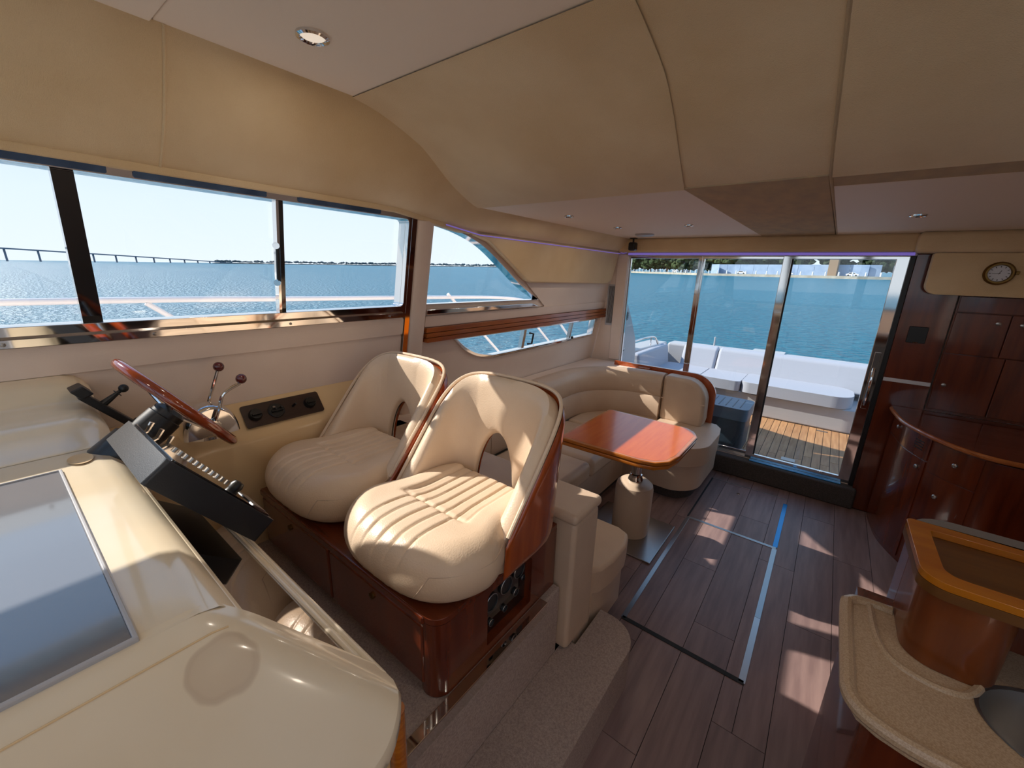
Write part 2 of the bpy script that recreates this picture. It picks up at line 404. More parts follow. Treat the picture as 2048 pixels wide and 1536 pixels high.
pad([(1.86, 1.90), (2.0, 1.872), (2.2, 1.775), (2.45, 1.645), (2.52, 1.628), (3.80, 1.618), (3.88, 1.65), (3.90, 1.925), (1.86, 1.925)], .045, 'suede_pad', 'suede', bev=.018)
# upholstered pillar and chrome post between the windows
tr2 = MB().grid(lambda u, v: PW(1.505-.058*math.cos(PI*u), .80+1.18*v, .045*math.sin(PI*u)**.7), 14, 8).build('trim_2', 'wallv'); S(tr2)
tr3 = MB().plate([rrect(1.412, 1.442, 1.0, 1.975, .006)], PW, 0, .03).build('trim_3', 'chrome', bevel=.0145, bseg=6); S(tr3)
# wooden rail with grooves
tr1 = struct('trim_1', (W0+W1*1.3, 2.7, 1.28))
for a, b, t_ in ((1.282, 1.308, .045), (1.311, 1.337, .040), (1.340, 1.368, .034)):
    MB().plate([rrect(1.572, 3.965, a, b, .004)], PW, 0, t_).build('moulding', 'rail', tr1, bevel=.008, bseg=3)

def window(n, loc, hole, outer, mframe='chrome', t=.016):
    w = struct('window_%d' % n, loc)
    MB().plate([outer, hole], PW, 0.0, t).build('frame', mframe, w, bevel=.005, bseg=3)
    MB().plate([offset_loop(hole, .0035), hole], PW, -.0505, 0.0).build('reveal', 'chrome', w)
    MB().plate([offset_loop(hole, .004)], PW, -.034, -.029).build('pane', 'glass', w, smooth=0)
    return w
wn1 = window(1, (-1.85, .4, 1.5), w1, rrect(-.7, 1.412, 1.446, 1.978, .03, 4), t=.03)
MB().plate([rrect(-.7, 1.40, 1.447, 1.470, .004)], PW, .03, .046).build('sill_moulding', 'chrome', wn1, bevel=.006)
MB().plate([rrect(.776, .786, 1.505, 1.935, 0)], PW, -.03, .004).build('divider', 'chrome', wn1)
MB().plate([rrect(.786, .806, 1.505, 1.935, 0)], PW, -.045, -.004).build('divider', 'gloss', wn1)
MB().plate([rrect(.192, .238, 1.50, 1.94, 0)], PW, -.05, -.012).build('post', 'gloss', wn1)
hd = MB().tube([PW(.766, 1.632, .03), PW(.766, 1.765, .03)], .008, 10).build('handle', 'black', wn1)
for zz in (1.628, 1.770): MB().tube([PW(.772, zz, .0), PW(.757, zz, .036)], [.009, .013], 10).build('handle_end', 'chrome', hd)
for ys, nm in ((.13, 0), (.56, 1), (1.05, 2)):   # rolled blue sun blinds tucked under the head of the window
    MB().plate([rrect(ys-.2 if nm else -.6, ys+.17, 1.938, 1.958, .004)], PW, .03, .040).build('blind', 'bluecloth', wn1, bevel=.004)
for ys in (.02, .35, .8, 1.3): MB().lathe([(1e-4, .004), (.005, .003), (.006, 0)], 10, PW(ys, 1.458, .046), (1, 0, -.18)).build('screw', 'steel', wn1)
o2 = [(1.566, 1.442)] + [(2.80, 1.440)] + arc_pts([(2.80, 1.445), (2.50, 1.625), (2.24, 1.765), (2.00, 1.875), (1.79, 1.932), (1.566, 1.962)], 5)
wn2 = window(2, (-1.85, 2.1, 1.5), w2, o2, t=.014)
MB().plate([[(1.566, 1.446), (2.72, 1.444), (2.60, 1.474), (1.566, 1.476)]], PW, .014, .028).build('sill_moulding', 'chrome', wn2, bevel=.005)
o3 = arc_pts([(1.82, 1.279), (1.93, 1.19), (2.07, 1.123), (2.26, 1.085)], 5) + [(3.86, 1.09), (3.85, 1.279)]
wn3 = window(3, (-1.9, 2.8, 1.1), w3, o3, t=.014)
MB().plate([rrect(2.60, 2.632, 1.113, 1.262, 0)], PW, -.03, .006).build('divider', 'chrome', wn3)
MB().plate([rrect(3.36, 3.385, 1.113, 1.262, 0)], PW, -.03, .0).build('divider', 'steel', wn3)
h3 = MB().tube([PW(2.68, 1.14, 0), PW(2.70, 1.145, .03), PW(2.70, 1.225, .03), PW(2.68, 1.23, 0)], .008, 8).build('handle', 'black', wn3)
MB().sphere(PW(3.40, 1.118, .01), .014, 10).build('latch', 'black', wn3)

# ---- aft bulkhead with the door opening
DX0, DX1, DZ0, DZ1 = -1.648, .372, .17, 1.885
wb = MB().plate([[(-2.12, -.05), (1.4, -.05), (1.4, 2.06), (-1.74, 2.06)], [(DX0, DZ0), (DX1, DZ0), (DX1, DZ1), (DX0, DZ1)]], XZ, 3.95, 4.02).build('wall_back', 'wallv'); S(wb)
MB().plate([[(.374, 0), (.620, 0), (.620, 1.90), (.374, 1.90)]], XZ, 3.905, 3.95).build('veneer_panel', 'cherry', wb, bevel=.004)
MB().box(-1.76, -1.652, 3.93, 3.95, .86, 1.90).build('door_jamb_pad', 'wallv', wb, bevel=.008)
MB().box(-1.652, .374, 3.90, 3.95, 1.886, 1.912).build('head_trim', 'whitegel', wb, bevel=.004)
sill = MB().box(-.62, .40, 3.86, 4.02, 0, .165).build('trim_4', 'carpetd', bevel=.015); S(sill)

# ---- sliding glass door
door = struct('door_1', (-.64, 3.985, .17))
def dpanel(x0, x1, y, wl_, wr_, pname='leaf'):
    fr = MB().plate([[(x0, DZ0), (x1, DZ0), (x1, DZ1), (x0, DZ1)], [(x0+wl_, DZ0+.045), (x1-wr_, DZ0+.045), (x1-wr_, DZ1-.022), (x0+wl_, DZ1-.022)]], XZ, y-.014, y+.014).build(pname, 'chrome', door, bevel=.004)
    MB().box(x0+wl_-.003, x1-wr_+.003, y-.003, y+.003, DZ0+.042, DZ1-.019).build('pane', 'doorglass', fr, smooth=0)
    return fr
dpanel(-1.645, -.985, 3.995, .006, .035)
dpanel(-1.0, -.33, 4.0, .030, .040)
lf = dpanel(-.385, .362, 3.965, .060, .085)
MB().box(-.334, -.316, 3.955, 3.98, DZ0, DZ1).build('rubber_seal', 'rubber', lf)
MB().tube([(.315, 3.948, 1.10), (.315, 3.925, 1.06), (.315, 3.922, .95), (.315, 3.925, .86), (.315, 3.948, .82)], .011, 10).build('handle', 'chrome', lf)
MB().box(.297, .333, 3.944, 3.951, .79, 1.22).build('lock_plate', 'chrome', lf, bevel=.003)
MB().box(-.34, .30, 3.90, 3.95, .166, .172).build('track', 'blue', door, bevel=.002)
MB().box(-1.64, .36, 3.952, 4.02, .166, .176).build('track', 'steel', door, bevel=.002)
MB().box(.345, .372, 3.93, 3.95, .17, 1.885).build('rubber_seal', 'black', door)

# ---- ceilings
ceil = struct('ceiling', (-.3, 1.8, 2.03))
ZH, ZL, YD, YL = 2.28, 2.03, .95, 1.76
def pan(x0, x1, y0, y1, z, m='vinyl', t=.03, name='panel', bev=.004): return MB().box(x0, x1, y0, y1, z, z+t).build(name, m, ceil, bevel=bev)
pan(-1.482, 1.36, .402, YD+.01, ZH); pan(-1.482, 1.36, -1.0, .398, ZH-.006)
def zs(y):   # forward slope of the drop
    t_ = max(0., min(1., (y-YD)/(YL-YD))); return ZH+(ZL-ZH)*(t_ - .05*math.sin(2*PI*t_))
def seamL(y):
    ks = [(.9, -1.477), (.95, -1.477), (1.03, -1.463), (1.27, -1.475), (1.49, -1.55), (1.72, -1.612), (1.8, -1.615)]
    for (a, b), (c, d) in zip(ks, ks[1:]):
        if y <= c: return b+(d-b)*(y-a)/(c-a)
    return ks[-1][1]
def seamM(y): return -.47 - .09*max(0, (y-1.2)/.6)**1.3
def slope(fl, fr_, name, dz=0., ya=YD, yb=YL, m='suede'):
    mb = MB(); N = 16
    mb.grid(lambda u, v: (lambda y: (fl(y)+(fr_(y)-fl(y))*u, y, zs(y)+dz))(ya+(yb-ya)*v), 6, N)
    mb.grid(lambda u, v: (lambda y: (fl(y)+(fr_(y)-fl(y))*u, y, zs(y)+dz+.025))(ya+(yb-ya)*v), 6, N)
    return mb.build(name, m, ceil)
slope(lambda y: seamL(y)-.02, lambda y: seamM(y)+.012, 'suede_panel', -.004)
slope(seamM, lambda y: -.088, 'suede_panel')
slope(lambda y: -.083, lambda y: 1.36, 'suede_panel', -.006)
MB().tube([(-.086, YD+(YL-YD)*k/14, zs(YD+(YL-YD)*k/14)-.002) for k in range(15)] + [(-.083, 2.6, ZL-.001), (-.080, 3.82, ZL-.001)], .0055, 8).build('piping', 'suede_worn', ceil)
pan(-1.64, -.50, YL+.03, 3.90, ZL, 'vinyl'); pan(-.545, -.09, YL-.01, 3.90, ZL-.003, 'suede_worn'); pan(-.082, 1.36, YL+.18, 3.90, ZL-.004, 'vinyl'); pan(-.082, 1.36, YL-.01, YL+.175, ZL-.004, 'suede_worn')
pan(-1.62, -.545, YL-.01, YL+.028, ZL, 'suede')
# port cove: suede band from the high ceiling down to the window head
def cove(u, v):
    y = -1.2 + (3.92+1.2)*u
    if y < YD: xu, zu = -1.477, ZH
    elif y < 1.76: xu, zu = seamL(y), zs(y)
    else: xu, zu = -1.615, ZL
    k = max(0., min(1., (y-1.3)/.5)); zb = 1.972 - .052*k; xb = W0+W1*zb+.035
    b = math.sin(PI*v)*(.035 if y < 1.5 else .02+.015*max(0, 1-(y-1.5)/.3))
    return (xu+(xb-xu)*v - b*.35*0, y, zu+(zb-zu)*v - b)
MB().grid(cove, 100, 12).build('cove_panel', 'suede', ceil, smooth=60)
MB().tube([cove((.425+1.2)/5.12, k/14) for k in range(15)], .004, 6).build('seam', 'suede', ceil)
MB().tube([cove((YD+.77*k/16+1.2)/5.12, .0) for k in range(17)], .004, 6).build('seam', 'suede', ceil)
# lip under the cove, against the wall
MB().plate([[(-1.2, 1.955), (1.30, 1.955), (1.75, 1.905), (3.92, 1.905), (3.92, 1.93), (1.8, 1.93), (1.3, 1.98), (-1.2, 1.98)]], PW, .0, .045).build('cove_lip', 'suede', ceil, bevel=.006)
# header over the door
MB().box(-1.72, .36, 3.83, 3.95, 1.912, 2.03).build('header', 'suede', ceil, bevel=.02, bseg=4)
MB().box(.345, 1.36, 3.74, 3.95, 1.902, 2.028).build('header', 'suede', ceil, bevel=.03, bseg=4)
# roof skin above (keeps the sun out)
MB().box(-1.75, 1.5, -1.05, 4.0, 2.32, 2.36).build('roof_skin', 'whitegel', ceil)
MB().plate([[(-1.78, 2.02), (-1.78, 2.36), (-1.72, 2.36), (-1.72, 2.02)]], lambda u, v, w: (u, w, v), -1.05, 4.0).build('roof_side', 'whitegel', ceil)
MB().box(-1.75, 1.5, 3.96, 4.02, 2.03, 2.36).build('roof_edge', 'whitegel', ceil)

# ---- starboard wall with an added window, front wall, windscreen
wr_added_holes = [rrect(-.62, 1.0, 1.45, 1.935, .02, 3)]
wr = MB().plate([[(-1.6, -.05), (4.0, -.05), (4.0, 2.34), (-1.6, 2.34)]]+wr_added_holes, lambda u, v, w: (w, u, v), 1.36, 1.42).build('wall_right', 'wallv'); S(wr)
for k, hl in enumerate(wr_added_holes):
    w_ = struct('window_%d' % (5+k), (1.38, .4+1.7*k, 1.5))  # unseen window, put in to let more light into the cabin
    MB().plate([offset_loop(hl, .03), hl], lambda u, v, w: (w, u, v), 1.345, 1.36).build('frame', 'chrome', w_)
    MB().plate([offset_loop(hl, .004)], lambda u, v, w: (w, u, v), 1.386, 1.391).build('pane', 'glass', w_, smooth=0)
wf = MB().box(-2.1, 1.4, -1.66, -1.6, -.05, 1.27).build('wall_front', 'wallv'); S(wf)
def WS(x, s, w): return (x, -1.62 + .62*s - .86*w, 1.25 + 1.06*s*1.0 - .5*w*0 + .0)
ws = struct('window_4', (-.3, -1.3, 1.25))
panes = [(-1.70, -.78), (-.70, .25), (.33, 1.30)]
outer = [(-1.86, 0), (1.40, 0), (1.40, 1.0), (-1.74, 1.0)]
MB().plate([outer] + [[(a+.02, .04), (b-.02, .04), (b-.02, .95), (a+.02, .95)] for a, b in panes], WS, -.02, .02).build('frame', 'black', ws)
for a, b in panes: MB().plate([[(a+.015, .035), (b-.015, .035), (b-.015, .955), (a+.015, .955)]], WS, -.004, .004).build('pane', 'glass', ws, smooth=0)

# ============================================================ HELM
# ---- raised helm platform and carpeted step
ZP, ZT = .52, .21
MB().box(-1.95, -.640, -1.55, 1.19, 0, ZP).build('helm_platform', 'carpet', bevel=.01); plat = bpy.data.objects['helm_platform']
tag(plat, 'raised carpeted platform under the helm seats and dashboard', 'platform')
nz_ = thing('step_nosing', 'polished metal nosing strip along the edge of the raised helm platform', 'nosing', (-.63, .7, ZP))
MB().box(-.664, -.630, -.4, 1.085, ZP, ZP+.005).build('tread_strip', 'chrome', nz_, bevel=.002)
MB().box(-.639, -.631, -.4, 1.085, ZP-.045, ZP).build('riser_strip', 'chrome', nz_, bevel=.002)
for yy in (.52, .85): MB().lathe([(1e-4, .002), (.004, .002), (.005, 0)], 10, (-.645, yy, ZP+.005)).build('screw', 'steel', nz_)
stp = MB().plate([[(-.639, -.6), (-.402, -.6), (-.402, 1.37)] + [(-.532+.13*math.cos(a), 1.37+.13*math.sin(a)) for a in [PI/2*k/8 for k in range(1, 9)]] + [(-.590, 1.50), (-.590, 1.262), (-.639, 1.262)]], XY, 0, ZT).build('carpeted_step', 'carpet', bevel=.018, bseg=4)
tag(stp, 'taupe carpeted step with a rounded corner beside the helm seat cabinet', 'step')

# ---- helm seat cabinet
BX0, BX1, BY0, BY1, BZ = -1.745, -.667, .578, 1.178, .795
cb = thing('helm_seat_cabinet', 'glossy cherry cabinet carrying the two helm chairs, with a gauge panel in its end', 'cabinet', (-1.2, .88, ZP))
MB().plate([[(BX0, BY0), (BX1-.05, BY0)] + [(BX1-.05+.05*math.sin(a), BY0+.05-.05*math.cos(a)) for a in [PI/2*k/6 for k in range(1, 7)]] + [(BX1, BY1), (BX0, BY1)]], XY, BZ-.02, BZ).build('top', 'cherryh', cb, bevel=.003)
MB().box(BX0, BX1-.05, BY0+.02, BY1, ZP, BZ-.02).build('body', 'cherry', cb)
gl0, gl1, gz0, gz1 = .785, 1.02, .556, .748
MB().plate([[(BY0+.05, ZP+.004), (BY1, ZP+.004), (BY1, BZ-.02), (BY0+.05, BZ-.02)], rrect(gl0, gl1, gz0, gz1, [0, 0, .02, .02], 4)], lambda u, v, w: (w, u, v), BX1-.05, BX1).build('end_panel', 'cherry', cb)
MB().lathe([(.05, 0), (.05, BZ-.02-ZP-.004)], 32, (BX1-.05, BY0+.05, ZP+.004)).build('corner_post', 'cherry', cb)
gp = MB().box(BX1-.052, BX1-.028, gl0, gl1, gz0, gz1).build('gauge_panel', 'gloss', cb)
for gy, gzz, gr in ((.83, .675, .030), (.905, .690, .030), (.975, .705, .028), (.83, .595, .012), (.90, .60, .012), (.96, .625, .014), (1.0, .66, .010)):
    g = MB().lathe([(gr*.97, 0), (gr*.97, .006), (gr*.9, .008), (gr*.86, .004), (1e-4, .004)], 20, (BX1-.028, gy, gzz), (1, 0, 0)).build('gauge', 'podblack', gp)
    MB().lathe([(gr*.98, .006), (gr*1.04, .007), (gr*.98, .0085)], 20, (BX1-.028, gy, gzz), (1, 0, 0)).build('bezel', 'sinksteel', g)
for a, b, kx in ((-1.735, -1.216, -1.49), (-1.208, -.722, -.955)):
    d_ = MB().box(a, b, BY0-.004, BY0+.018, ZP+.035, BZ-.032).build('door', 'cherry', cb, bevel=.008)
    MB().lathe([(.011, 0), (.011, .006), (.006, .008), (1e-4, .008)], 16, (kx, BY0-.004, .727), (0, -1, 0)).build('knob', 'brass', d_)
MB().box(BX0, BX1-.05, BY0-.006, BY0+.02, BZ-.028, BZ-.0005).build('front_lip', 'cherryh', cb, bevel=.006)

# ---- helm chairs
def make_chair(label):
    t_ = thing('helm_chair', label, 'chair', (0, 0, 0), 'helm chairs')
    RX, RB = .258, .262
    ZTOP = .548
    E_ = .46
    def raw(tt, off):     # -1..1 round the horseshoe: straight wing, squared corner, straight wing
        q = .94
        if abs(tt) <= q:
            an = tt/q*PI/2; s_, c_ = math.sin(an), math.cos(an)
            return (RX+off)*math.copysign(abs(s_)**E_, s_), .03+(RB+off)*(max(0., c_)**E_)
        k = (abs(tt)-q)/(1-q); return math.copysign(RX+off, tt), .03-.080*k
    tab = [(-1., 0.)]; px_, py_ = raw(-1., 0)
    for k in range(1, 8001):
        tt = -1+2*k/8000; qx, qy = raw(tt, 0); tab.append((tt, tab[-1][1]+math.hypot(qx-px_, qy-py_))); px_, py_ = qx, qy
    LT = tab[-1][1]; NU = 128; ts = []; j = 0
    for k in range(NU+1):
        while j < 7999 and tab[j+1][1] < LT*k/NU: j += 1
        ts.append(tab[j][0] if k < NU else 1.)
    ts[0] = -1.; ts[NU//2] = 0.
    def path(u, off): return raw(ts[max(0, min(NU, int(round((u+1)/2*NU))))], off)
    def smin(a_, b_, k_): h_ = max(k_-abs(a_-b_), 0)/k_; return min(a_, b_)-h_*h_*k_*.25
    def ztop(u):
        x, y = path(u, 0); return smin(.165+1.32*(y+.01), ZTOP-.015*(x/RX)**2, .16)
    def zbot(u):
        x, y = path(u, 0); w_, H_ = .118, .295
        xx = x+.03
        return (H_*math.sqrt(max(0, 1-(xx/w_)**2)) if abs(xx) < w_ and y > .1 else 0.)
    NV = 24
    def P(u, v, off):
        uu = 2*u-1; x, y = path(uu, off); zb, zt = zbot(uu), ztop(uu); z = zb+(zt-zb)*v
        return Vector((x*(1+.045*z/ZTOP), y + .035*(z/ZTOP)**1.3, z+.004))
    def solid(o_in, o_out, name, m, par, puff=0., vt=1.):
        mb = MB()
        def ring(u, w):      # closed section: up the inside, over the rim, down the outside
            n = NV
            if w <= .5: v, side = w*2, 0
            else: v, side = (1-w)*2, 1
            return v, side
        def fn(u, w):
            v, side = ring(u, w)
            off = o_in if side == 0 else o_out
            if side == 0: off = o_in + puff*(-math.sin(PI*min(1, v))*.5)
            e = min(v, 1-v)*1.0; ue = min(u, 1-u)
            rd = 1-math.exp(-e*26) if True else 1
            ru = 1-math.exp(-ue*70)
            mid = (o_in+o_out)/2; off = mid+(off-mid)*(.25+.75*min(rd, ru))
            return P(u, v*vt, off)
        mb.grid(fn, NU, NV*2)
        # end caps
        n = NV*2+1
        mb.f.append(tuple(range(n-1, -1, -1))); mb.f.append(tuple(range(NU*n, NU*n+n)))
        return mb.build(name, m, par, smooth=60, local=True)
    padm = solid(-.050, .004, 'backrest_pad', 'leather', t_, puff=.02)
    sh = solid(.0055, .020, 'backrest_shell', 'shellw', t_, vt=.975)
    rim = [P(k/NU, 1.0, .004)+Vector((0, 0, -.004)) for k in range(2, NU-1)]
    MB().tube(rim, .007, 8).build('piping', 'leather', padm, local=True)
    for uu in (0, 1):
        MB().tube([P(abs(uu-.004), k/10, -.022)+Vector((0, -.004, 0)) for k in range(11)], .006, 8).build('piping', 'leather', padm, local=True)
    def ribs(x, y):
        z = 0.
        ins = 1/(1+math.exp((abs(x)-.150)*120))                       # recessed, channelled insert between two bolsters
        rear = 1/(1+math.exp(-(y+.055)*90))
        z -= .016*ins*rear
        z -= .011*math.exp(-((y+.062)/.011)**2)*ins
        z -= .008*math.exp(-((abs(x)-.152)/.009)**2)*rear
        for xi in (-.105, -.053, 0., .053, .105): z -= .0065*math.exp(-((x-xi)/.0055)**2)*ins
        z += .010*math.exp(-((y+.17)/.08)**2)
        return z
    c = pillow(.605, .605, .172, .088, 140, .33, ribs)
    c.v = [(x*(1-.17*(lambda q: q*q*(3-2*q))(max(0, min(1, (y+.12)/.16)))), (y if y < .2 else .2+(y-.2)*.4)-.022, z) for x, y, z in c.v]
    cu = c.build('seat_cushion', 'leather', t_, smooth=50, local=True)
    sp_ = []
    for k in range(30):                                              # stitched seam round the aisle side of the cushion
        th = -1.0+1.15*k/29; n_e = 3.3; A_ = .605/2-.088; rad = 1/((abs(math.cos(th))**n_e+abs(math.sin(th))**n_e)**(1/n_e)); ux, uy = rad*math.cos(th), rad*math.sin(th)
        dx, dy = abs(ux)**(n_e-1), math.copysign(abs(uy)**(n_e-1), uy); l = math.hypot(dx, dy); ph = 1.12 + (.9*max(0, (3-k)/3) if k < 3 else 0)
        x, y, z = ux*A_+dx/l*.088*math.sin(ph), uy*A_+dy/l*.088*math.sin(ph), .172-.086*(1-math.cos(ph))
        q = max(0, min(1, (y+.12)/.16)); sp_.append((x*(1-.17*q*q*(3-2*q))+.0005, y-.022, z))
    MB().tube(sp_, .0022, 6).build('seam', 'leather2', cu, local=True)
    MB().box(-.10, .10, -.20, .18, -.0005, .010).build('slide_rail', 'black', t_, bevel=.003, local=True)
    return t_
ch1 = make_chair('cream leather wraparound helm chair nearer the aisle, wood-backed with an arched opening')
ch2 = copy_tree(ch1); ch2['label'] = 'cream leather wraparound helm chair on the window side, behind the steering wheel'
ch1.location = (-.905, .868, BZ+.001); ch2.location = (-1.48, .868, BZ+.001)

# ---- moulded side console under the port window, with switch panel
con = thing('side_console', 'cream moulded side console along the port wall by the steering wheel', 'console', (-1.84, .6, ZP))
def conprof(y):
    k = max(0., min(1., (.52-y)/.3)); k = k*k*(3-2*k); xf = -1.802 + .10*k
    return [(-1.895, 1.135), (xf-.02, 1.030), (xf+.004, 1.012), (xf+.012, .985), (xf+.014, .80), (xf+.016, ZP+.001), (-2.0, ZP+.001)]
N = 30
mb = MB(); mb.sweep([(0, 0)]*1, [], cap=False) if False else None
vs = []; fs = []
for k in range(N+1):
    y = .17 + (1.18-.17)*k/N
    for (xx, zz) in conprof(y): vs.append((xx, y, zz))
for k in range(N):
    for i in range(7):
        j = (i+1) % 7; fs.append((k*7+i, k*7+j, (k+1)*7+j, (k+1)*7+i))
fs.append(tuple(range(6, -1, -1))); fs.append(tuple(range(N*7, N*7+7)))
mb.add(vs, fs); mb.build('body', 'console', con, smooth=50)
ax = Vector((-1.895, 0, 1.135)); dv = (Vector((-1.81, 0, 1.030))-ax); Ln = dv.length; dv.normalize(); nv = Vector((-dv.z, 0, dv.x)); nv = nv if nv.z > 0 else -nv
def CS(y, s, w): return tuple(ax + dv*s + Vector((0, y, 0)) + nv*w)
sp = thing('switch_panel', 'dark wood veneer switch panel set in the cream side console', 'switch panel', CS(.75, .07, 0))
MB().plate([rrect(.585, .915, .022, .125, .01)], CS, .0003, .004).build('plate', mat('panel_veneer', (62,44,40), .3, col2=(46,32,30), ns=5, st=(6,1,6)), sp, bevel=.001)
for y0, r, h_ in ((.63, .026, .02), (.715, .034, .008), (.86, .026, .02)):
    d_ = MB().lathe([(1e-4, .004+h_), (r*.85, .004+h_), (r, .004+h_*.5), (r, .004)], 20, CS(y0, .073, 0), nv).build('dial', 'black', sp)
    MB().obox(Vector(CS(y0, .073, .004+h_))-Vector((0, r*.7, 0)), (0, r*1.4, 0), dv*.008, nv*.010).build('grip', 'black', d_)
for y0 in (.70, .725, .785): MB().tube([CS(y0, .07, .008), CS(y0+.008, .07, .03)], .005, 8).build('toggle', 'black', sp)
MB().tube([CS(.705, .062, .01), CS(.706, .06, .02)], .006, 8).build('key', 'steel', sp)

# ---- throttle with two levers
th = thing('throttle_control', 'chrome twin-lever throttle with maroon ball knobs on the side console', 'throttle', (-1.745, .44, 1.03))
MB().lathe([(.062, 0), (.062, .012)], 24, (-1.745, .44, 1.075), (0, 0, 1), .8, 1.1).build('base_plate', 'chrome', th)
def dome(u, v):
    a = PI*u; w_ = (v-.5)*.085
    r = .095*(1-.12*abs(2*v-1)**4)
    return (-1.745+w_, .44-r*.95*math.cos(a), 1.085+r*1.25*math.sin(a))
mb = MB(); mb.grid(dome, 20, 8)
for j in (0, 8):
    mb.f.append(tuple(i*9+j for i in range(21)))
mb.build('housing', 'chrome', th, bevel=.003)
for xx, (ky, kz) in ((-1.80, (.515, 1.318)), (-1.69, (.548, 1.285))):
    lv = MB().tube([tuple(p) for p in spline([(xx, .44, 1.13), (xx, .463, 1.185), (xx, .485, 1.24), (xx, ky-.006, kz-.016)], 4)], [.009]+[.006]*12, 10).build('lever', 'chrome', th)
    MB().sphere((xx, ky, kz), .0185, 18).build('knob', 'knob', lv)
    MB().lathe([(1e-4, .006), (.022, .006), (.024, 0)], 20, (xx+(.0 if xx < -1.75 else 0), .44, 1.125), (1 if xx > -1.75 else -1, 0, 0)).build('pivot_cap', 'chrome', lv)

# ---- dashboard
da = thing('dashboard', 'cream moulded helm dashboard with a rounded end and an old ring stain', 'dashboard', (-1.1, -.3, ZP))
prof = [(-.395, .985), (-.375, 1.01), (-.385, 1.045), (-.43, 1.10), (-.50, 1.155), (-.57, 1.188), (-.615, 1.199), (-.64, 1.2), (-1.44, 1.2), (-1.53, 1.204), (-1.60, 1.235), (-1.645, 1.262), (-1.72, 1.27), (-1.765, 1.285), (-1.79, 1.325), (-1.83, 1.345), (-1.90, 1.352)]
def sxl(i, n):   # resample profile
    f = i*(len(prof)-1); k = min(int(f), len(prof)-2); a, b = prof[k], prof[k+1]; q = f-k
    return a[0]+(b[0]-a[0])*q, a[1]+(b[1]-a[1])*q
pr = [tuple(v) for v in spline([(a, b, 0) for a, b in prof], 4)]
pr = [q for q in pr if q[0] < -.655]; pr = [(-.655, 1.2, 0)] + pr
SY = [(-1.58, -.05), (-.62, 0), (.05, 0), (.112, 0), (.138, -.006), (.156, -.022), (.168, -.042)]
def dtop(u, v):
    x, z, _ = pr[int(round(u*(len(pr)-1)))]; y, dz = SY[int(round(v*(len(SY)-1)))]; return (x, y, z+dz)
mb = MB(); mb.grid(dtop, len(pr)-1, len(SY)-1); mb.build('top', 'gel', da, smooth=60)
# rounded free end: top, instrument slope and side slope melt into each other
def sm(a_, b_, k_): h_ = max(k_-abs(a_-b_), 0)/k_; return min(a_, b_)-h_*h_*k_*.25
def lobez(x, y):
    z1 = 1.2 - (.05*max(0, -.62-y)/.96)
    z2 = 1.2 - (y-.142)*1.04; z3 = 1.2 - (x+.605)*1.0
    return sm(sm(z1, z3, .05), z2, .045)
def lxr(y):
    if y < .215: return -.402
    q = min(1., (y-.215)/.10); return -.402 - .085*(1-math.sqrt(max(0, 1-q*q)))
LYS = [-1.58+1.58*k/12 for k in range(12)] + [.314*k/40 for k in range(41)]
def lobe(u, v):
    y = LYS[int(round(v*(len(LYS)-1)))]; x0 = -.672 if y < .14 else -.672+.016*min(1, (y-.14)/.01) if y < .15 else -.656+.135*min(1, (y-.15)/.16)
    x = x0+(lxr(y)-x0)*u; return (x, y, lobez(x, y)+(.001 if u == 0 else 0))
NL = len(LYS)-1
mb = MB(); mb.grid(lobe, 24, NL); mb.build('rounded_end', 'gelstain', da, smooth=60)
mb = MB()   # turned-down edge of the free end
edge = [lobe(1, k/NL) for k in range(NL+1)] + [lobe(1-k/24, 1) for k in range(1, 25)]
vs = []; fs = []
for k, (x, y, z) in enumerate(edge):
    d = Vector((x+.55, max(0, y-.15)*.6, 0)); d = d.normalized() if d.length > 1e-6 else Vector((1, 0, 0))
    vs += [(x, y, z), (x+d.x*.004, y+d.y*.004, z-.008), (x+d.x*.003, y+d.y*.003, z-.03), (x-d.x*.05, y-d.y*.05, z-.06)]
for k in range(len(edge)-1):
    for i in range(3): fs.append((k*4+i, k*4+i+1, k*4+5+i, k*4+4+i))
mb.add(vs, fs); mb.build('end_edge', 'gel', da, smooth=60)
MB().tube([(-.612, -1.55, 1.1515)] + [(-.612, y, lobez(-.612, y)+.0003) for y in (-.62, -.3, 0, .08, .115, .135)], .0016, 6).build('seam', 'console', da)
# sloped instrument face
s_ = Vector((0, .695, -.719)); n_ = Vector((0, .719, .695)); O_ = Vector((0, .165, 1.165))
ps_ = Vector((0, .608, -.794)); pn_ = Vector((0, .794, .608)); PO_ = Vector((0, .159, 1.232))
def SP(x, s, w): return tuple(Vector((x, 0, 0)) + PO_ + ps_*s + pn_*w)
def SF(x, s, w): return tuple(Vector((x, 0, 0)) + O_ + s_*s + n_*w)
MB().plate([[(-1.80, -.012), (-.625, -.012), (-.50, .200), (-1.80, .200)], [(-1.30, .006), (-.632, .006), (-.528, .180), (-1.30, .180)]], SF, -.03, .002).build('face', 'gel', da, bevel=.006)
MB().plate([[(-1.305, .003), (-.628, .003), (-.524, .184), (-1.305, .184)]], SF, -.028, -.004).build('smoked_panel', 'mirror', da)
MB().plate([[(-1.82, .196), (-.498, .196), (-.490, .212), (-1.82, .212)]], SF, -.035, .008).build('face_lip', 'gel', da, bevel=.006)
MB().box(-1.86, -.66, -1.5, .10, ZP+.001, 1.10).build('body', 'gel', da)
MB().plate([[(.10, ZP+.001), (.20, ZP+.001), (.28, 1.0), (.10, 1.10)]], lambda u, v, w: (w, u, v), -1.72, -.56).build('knee_panel', 'gel', da)
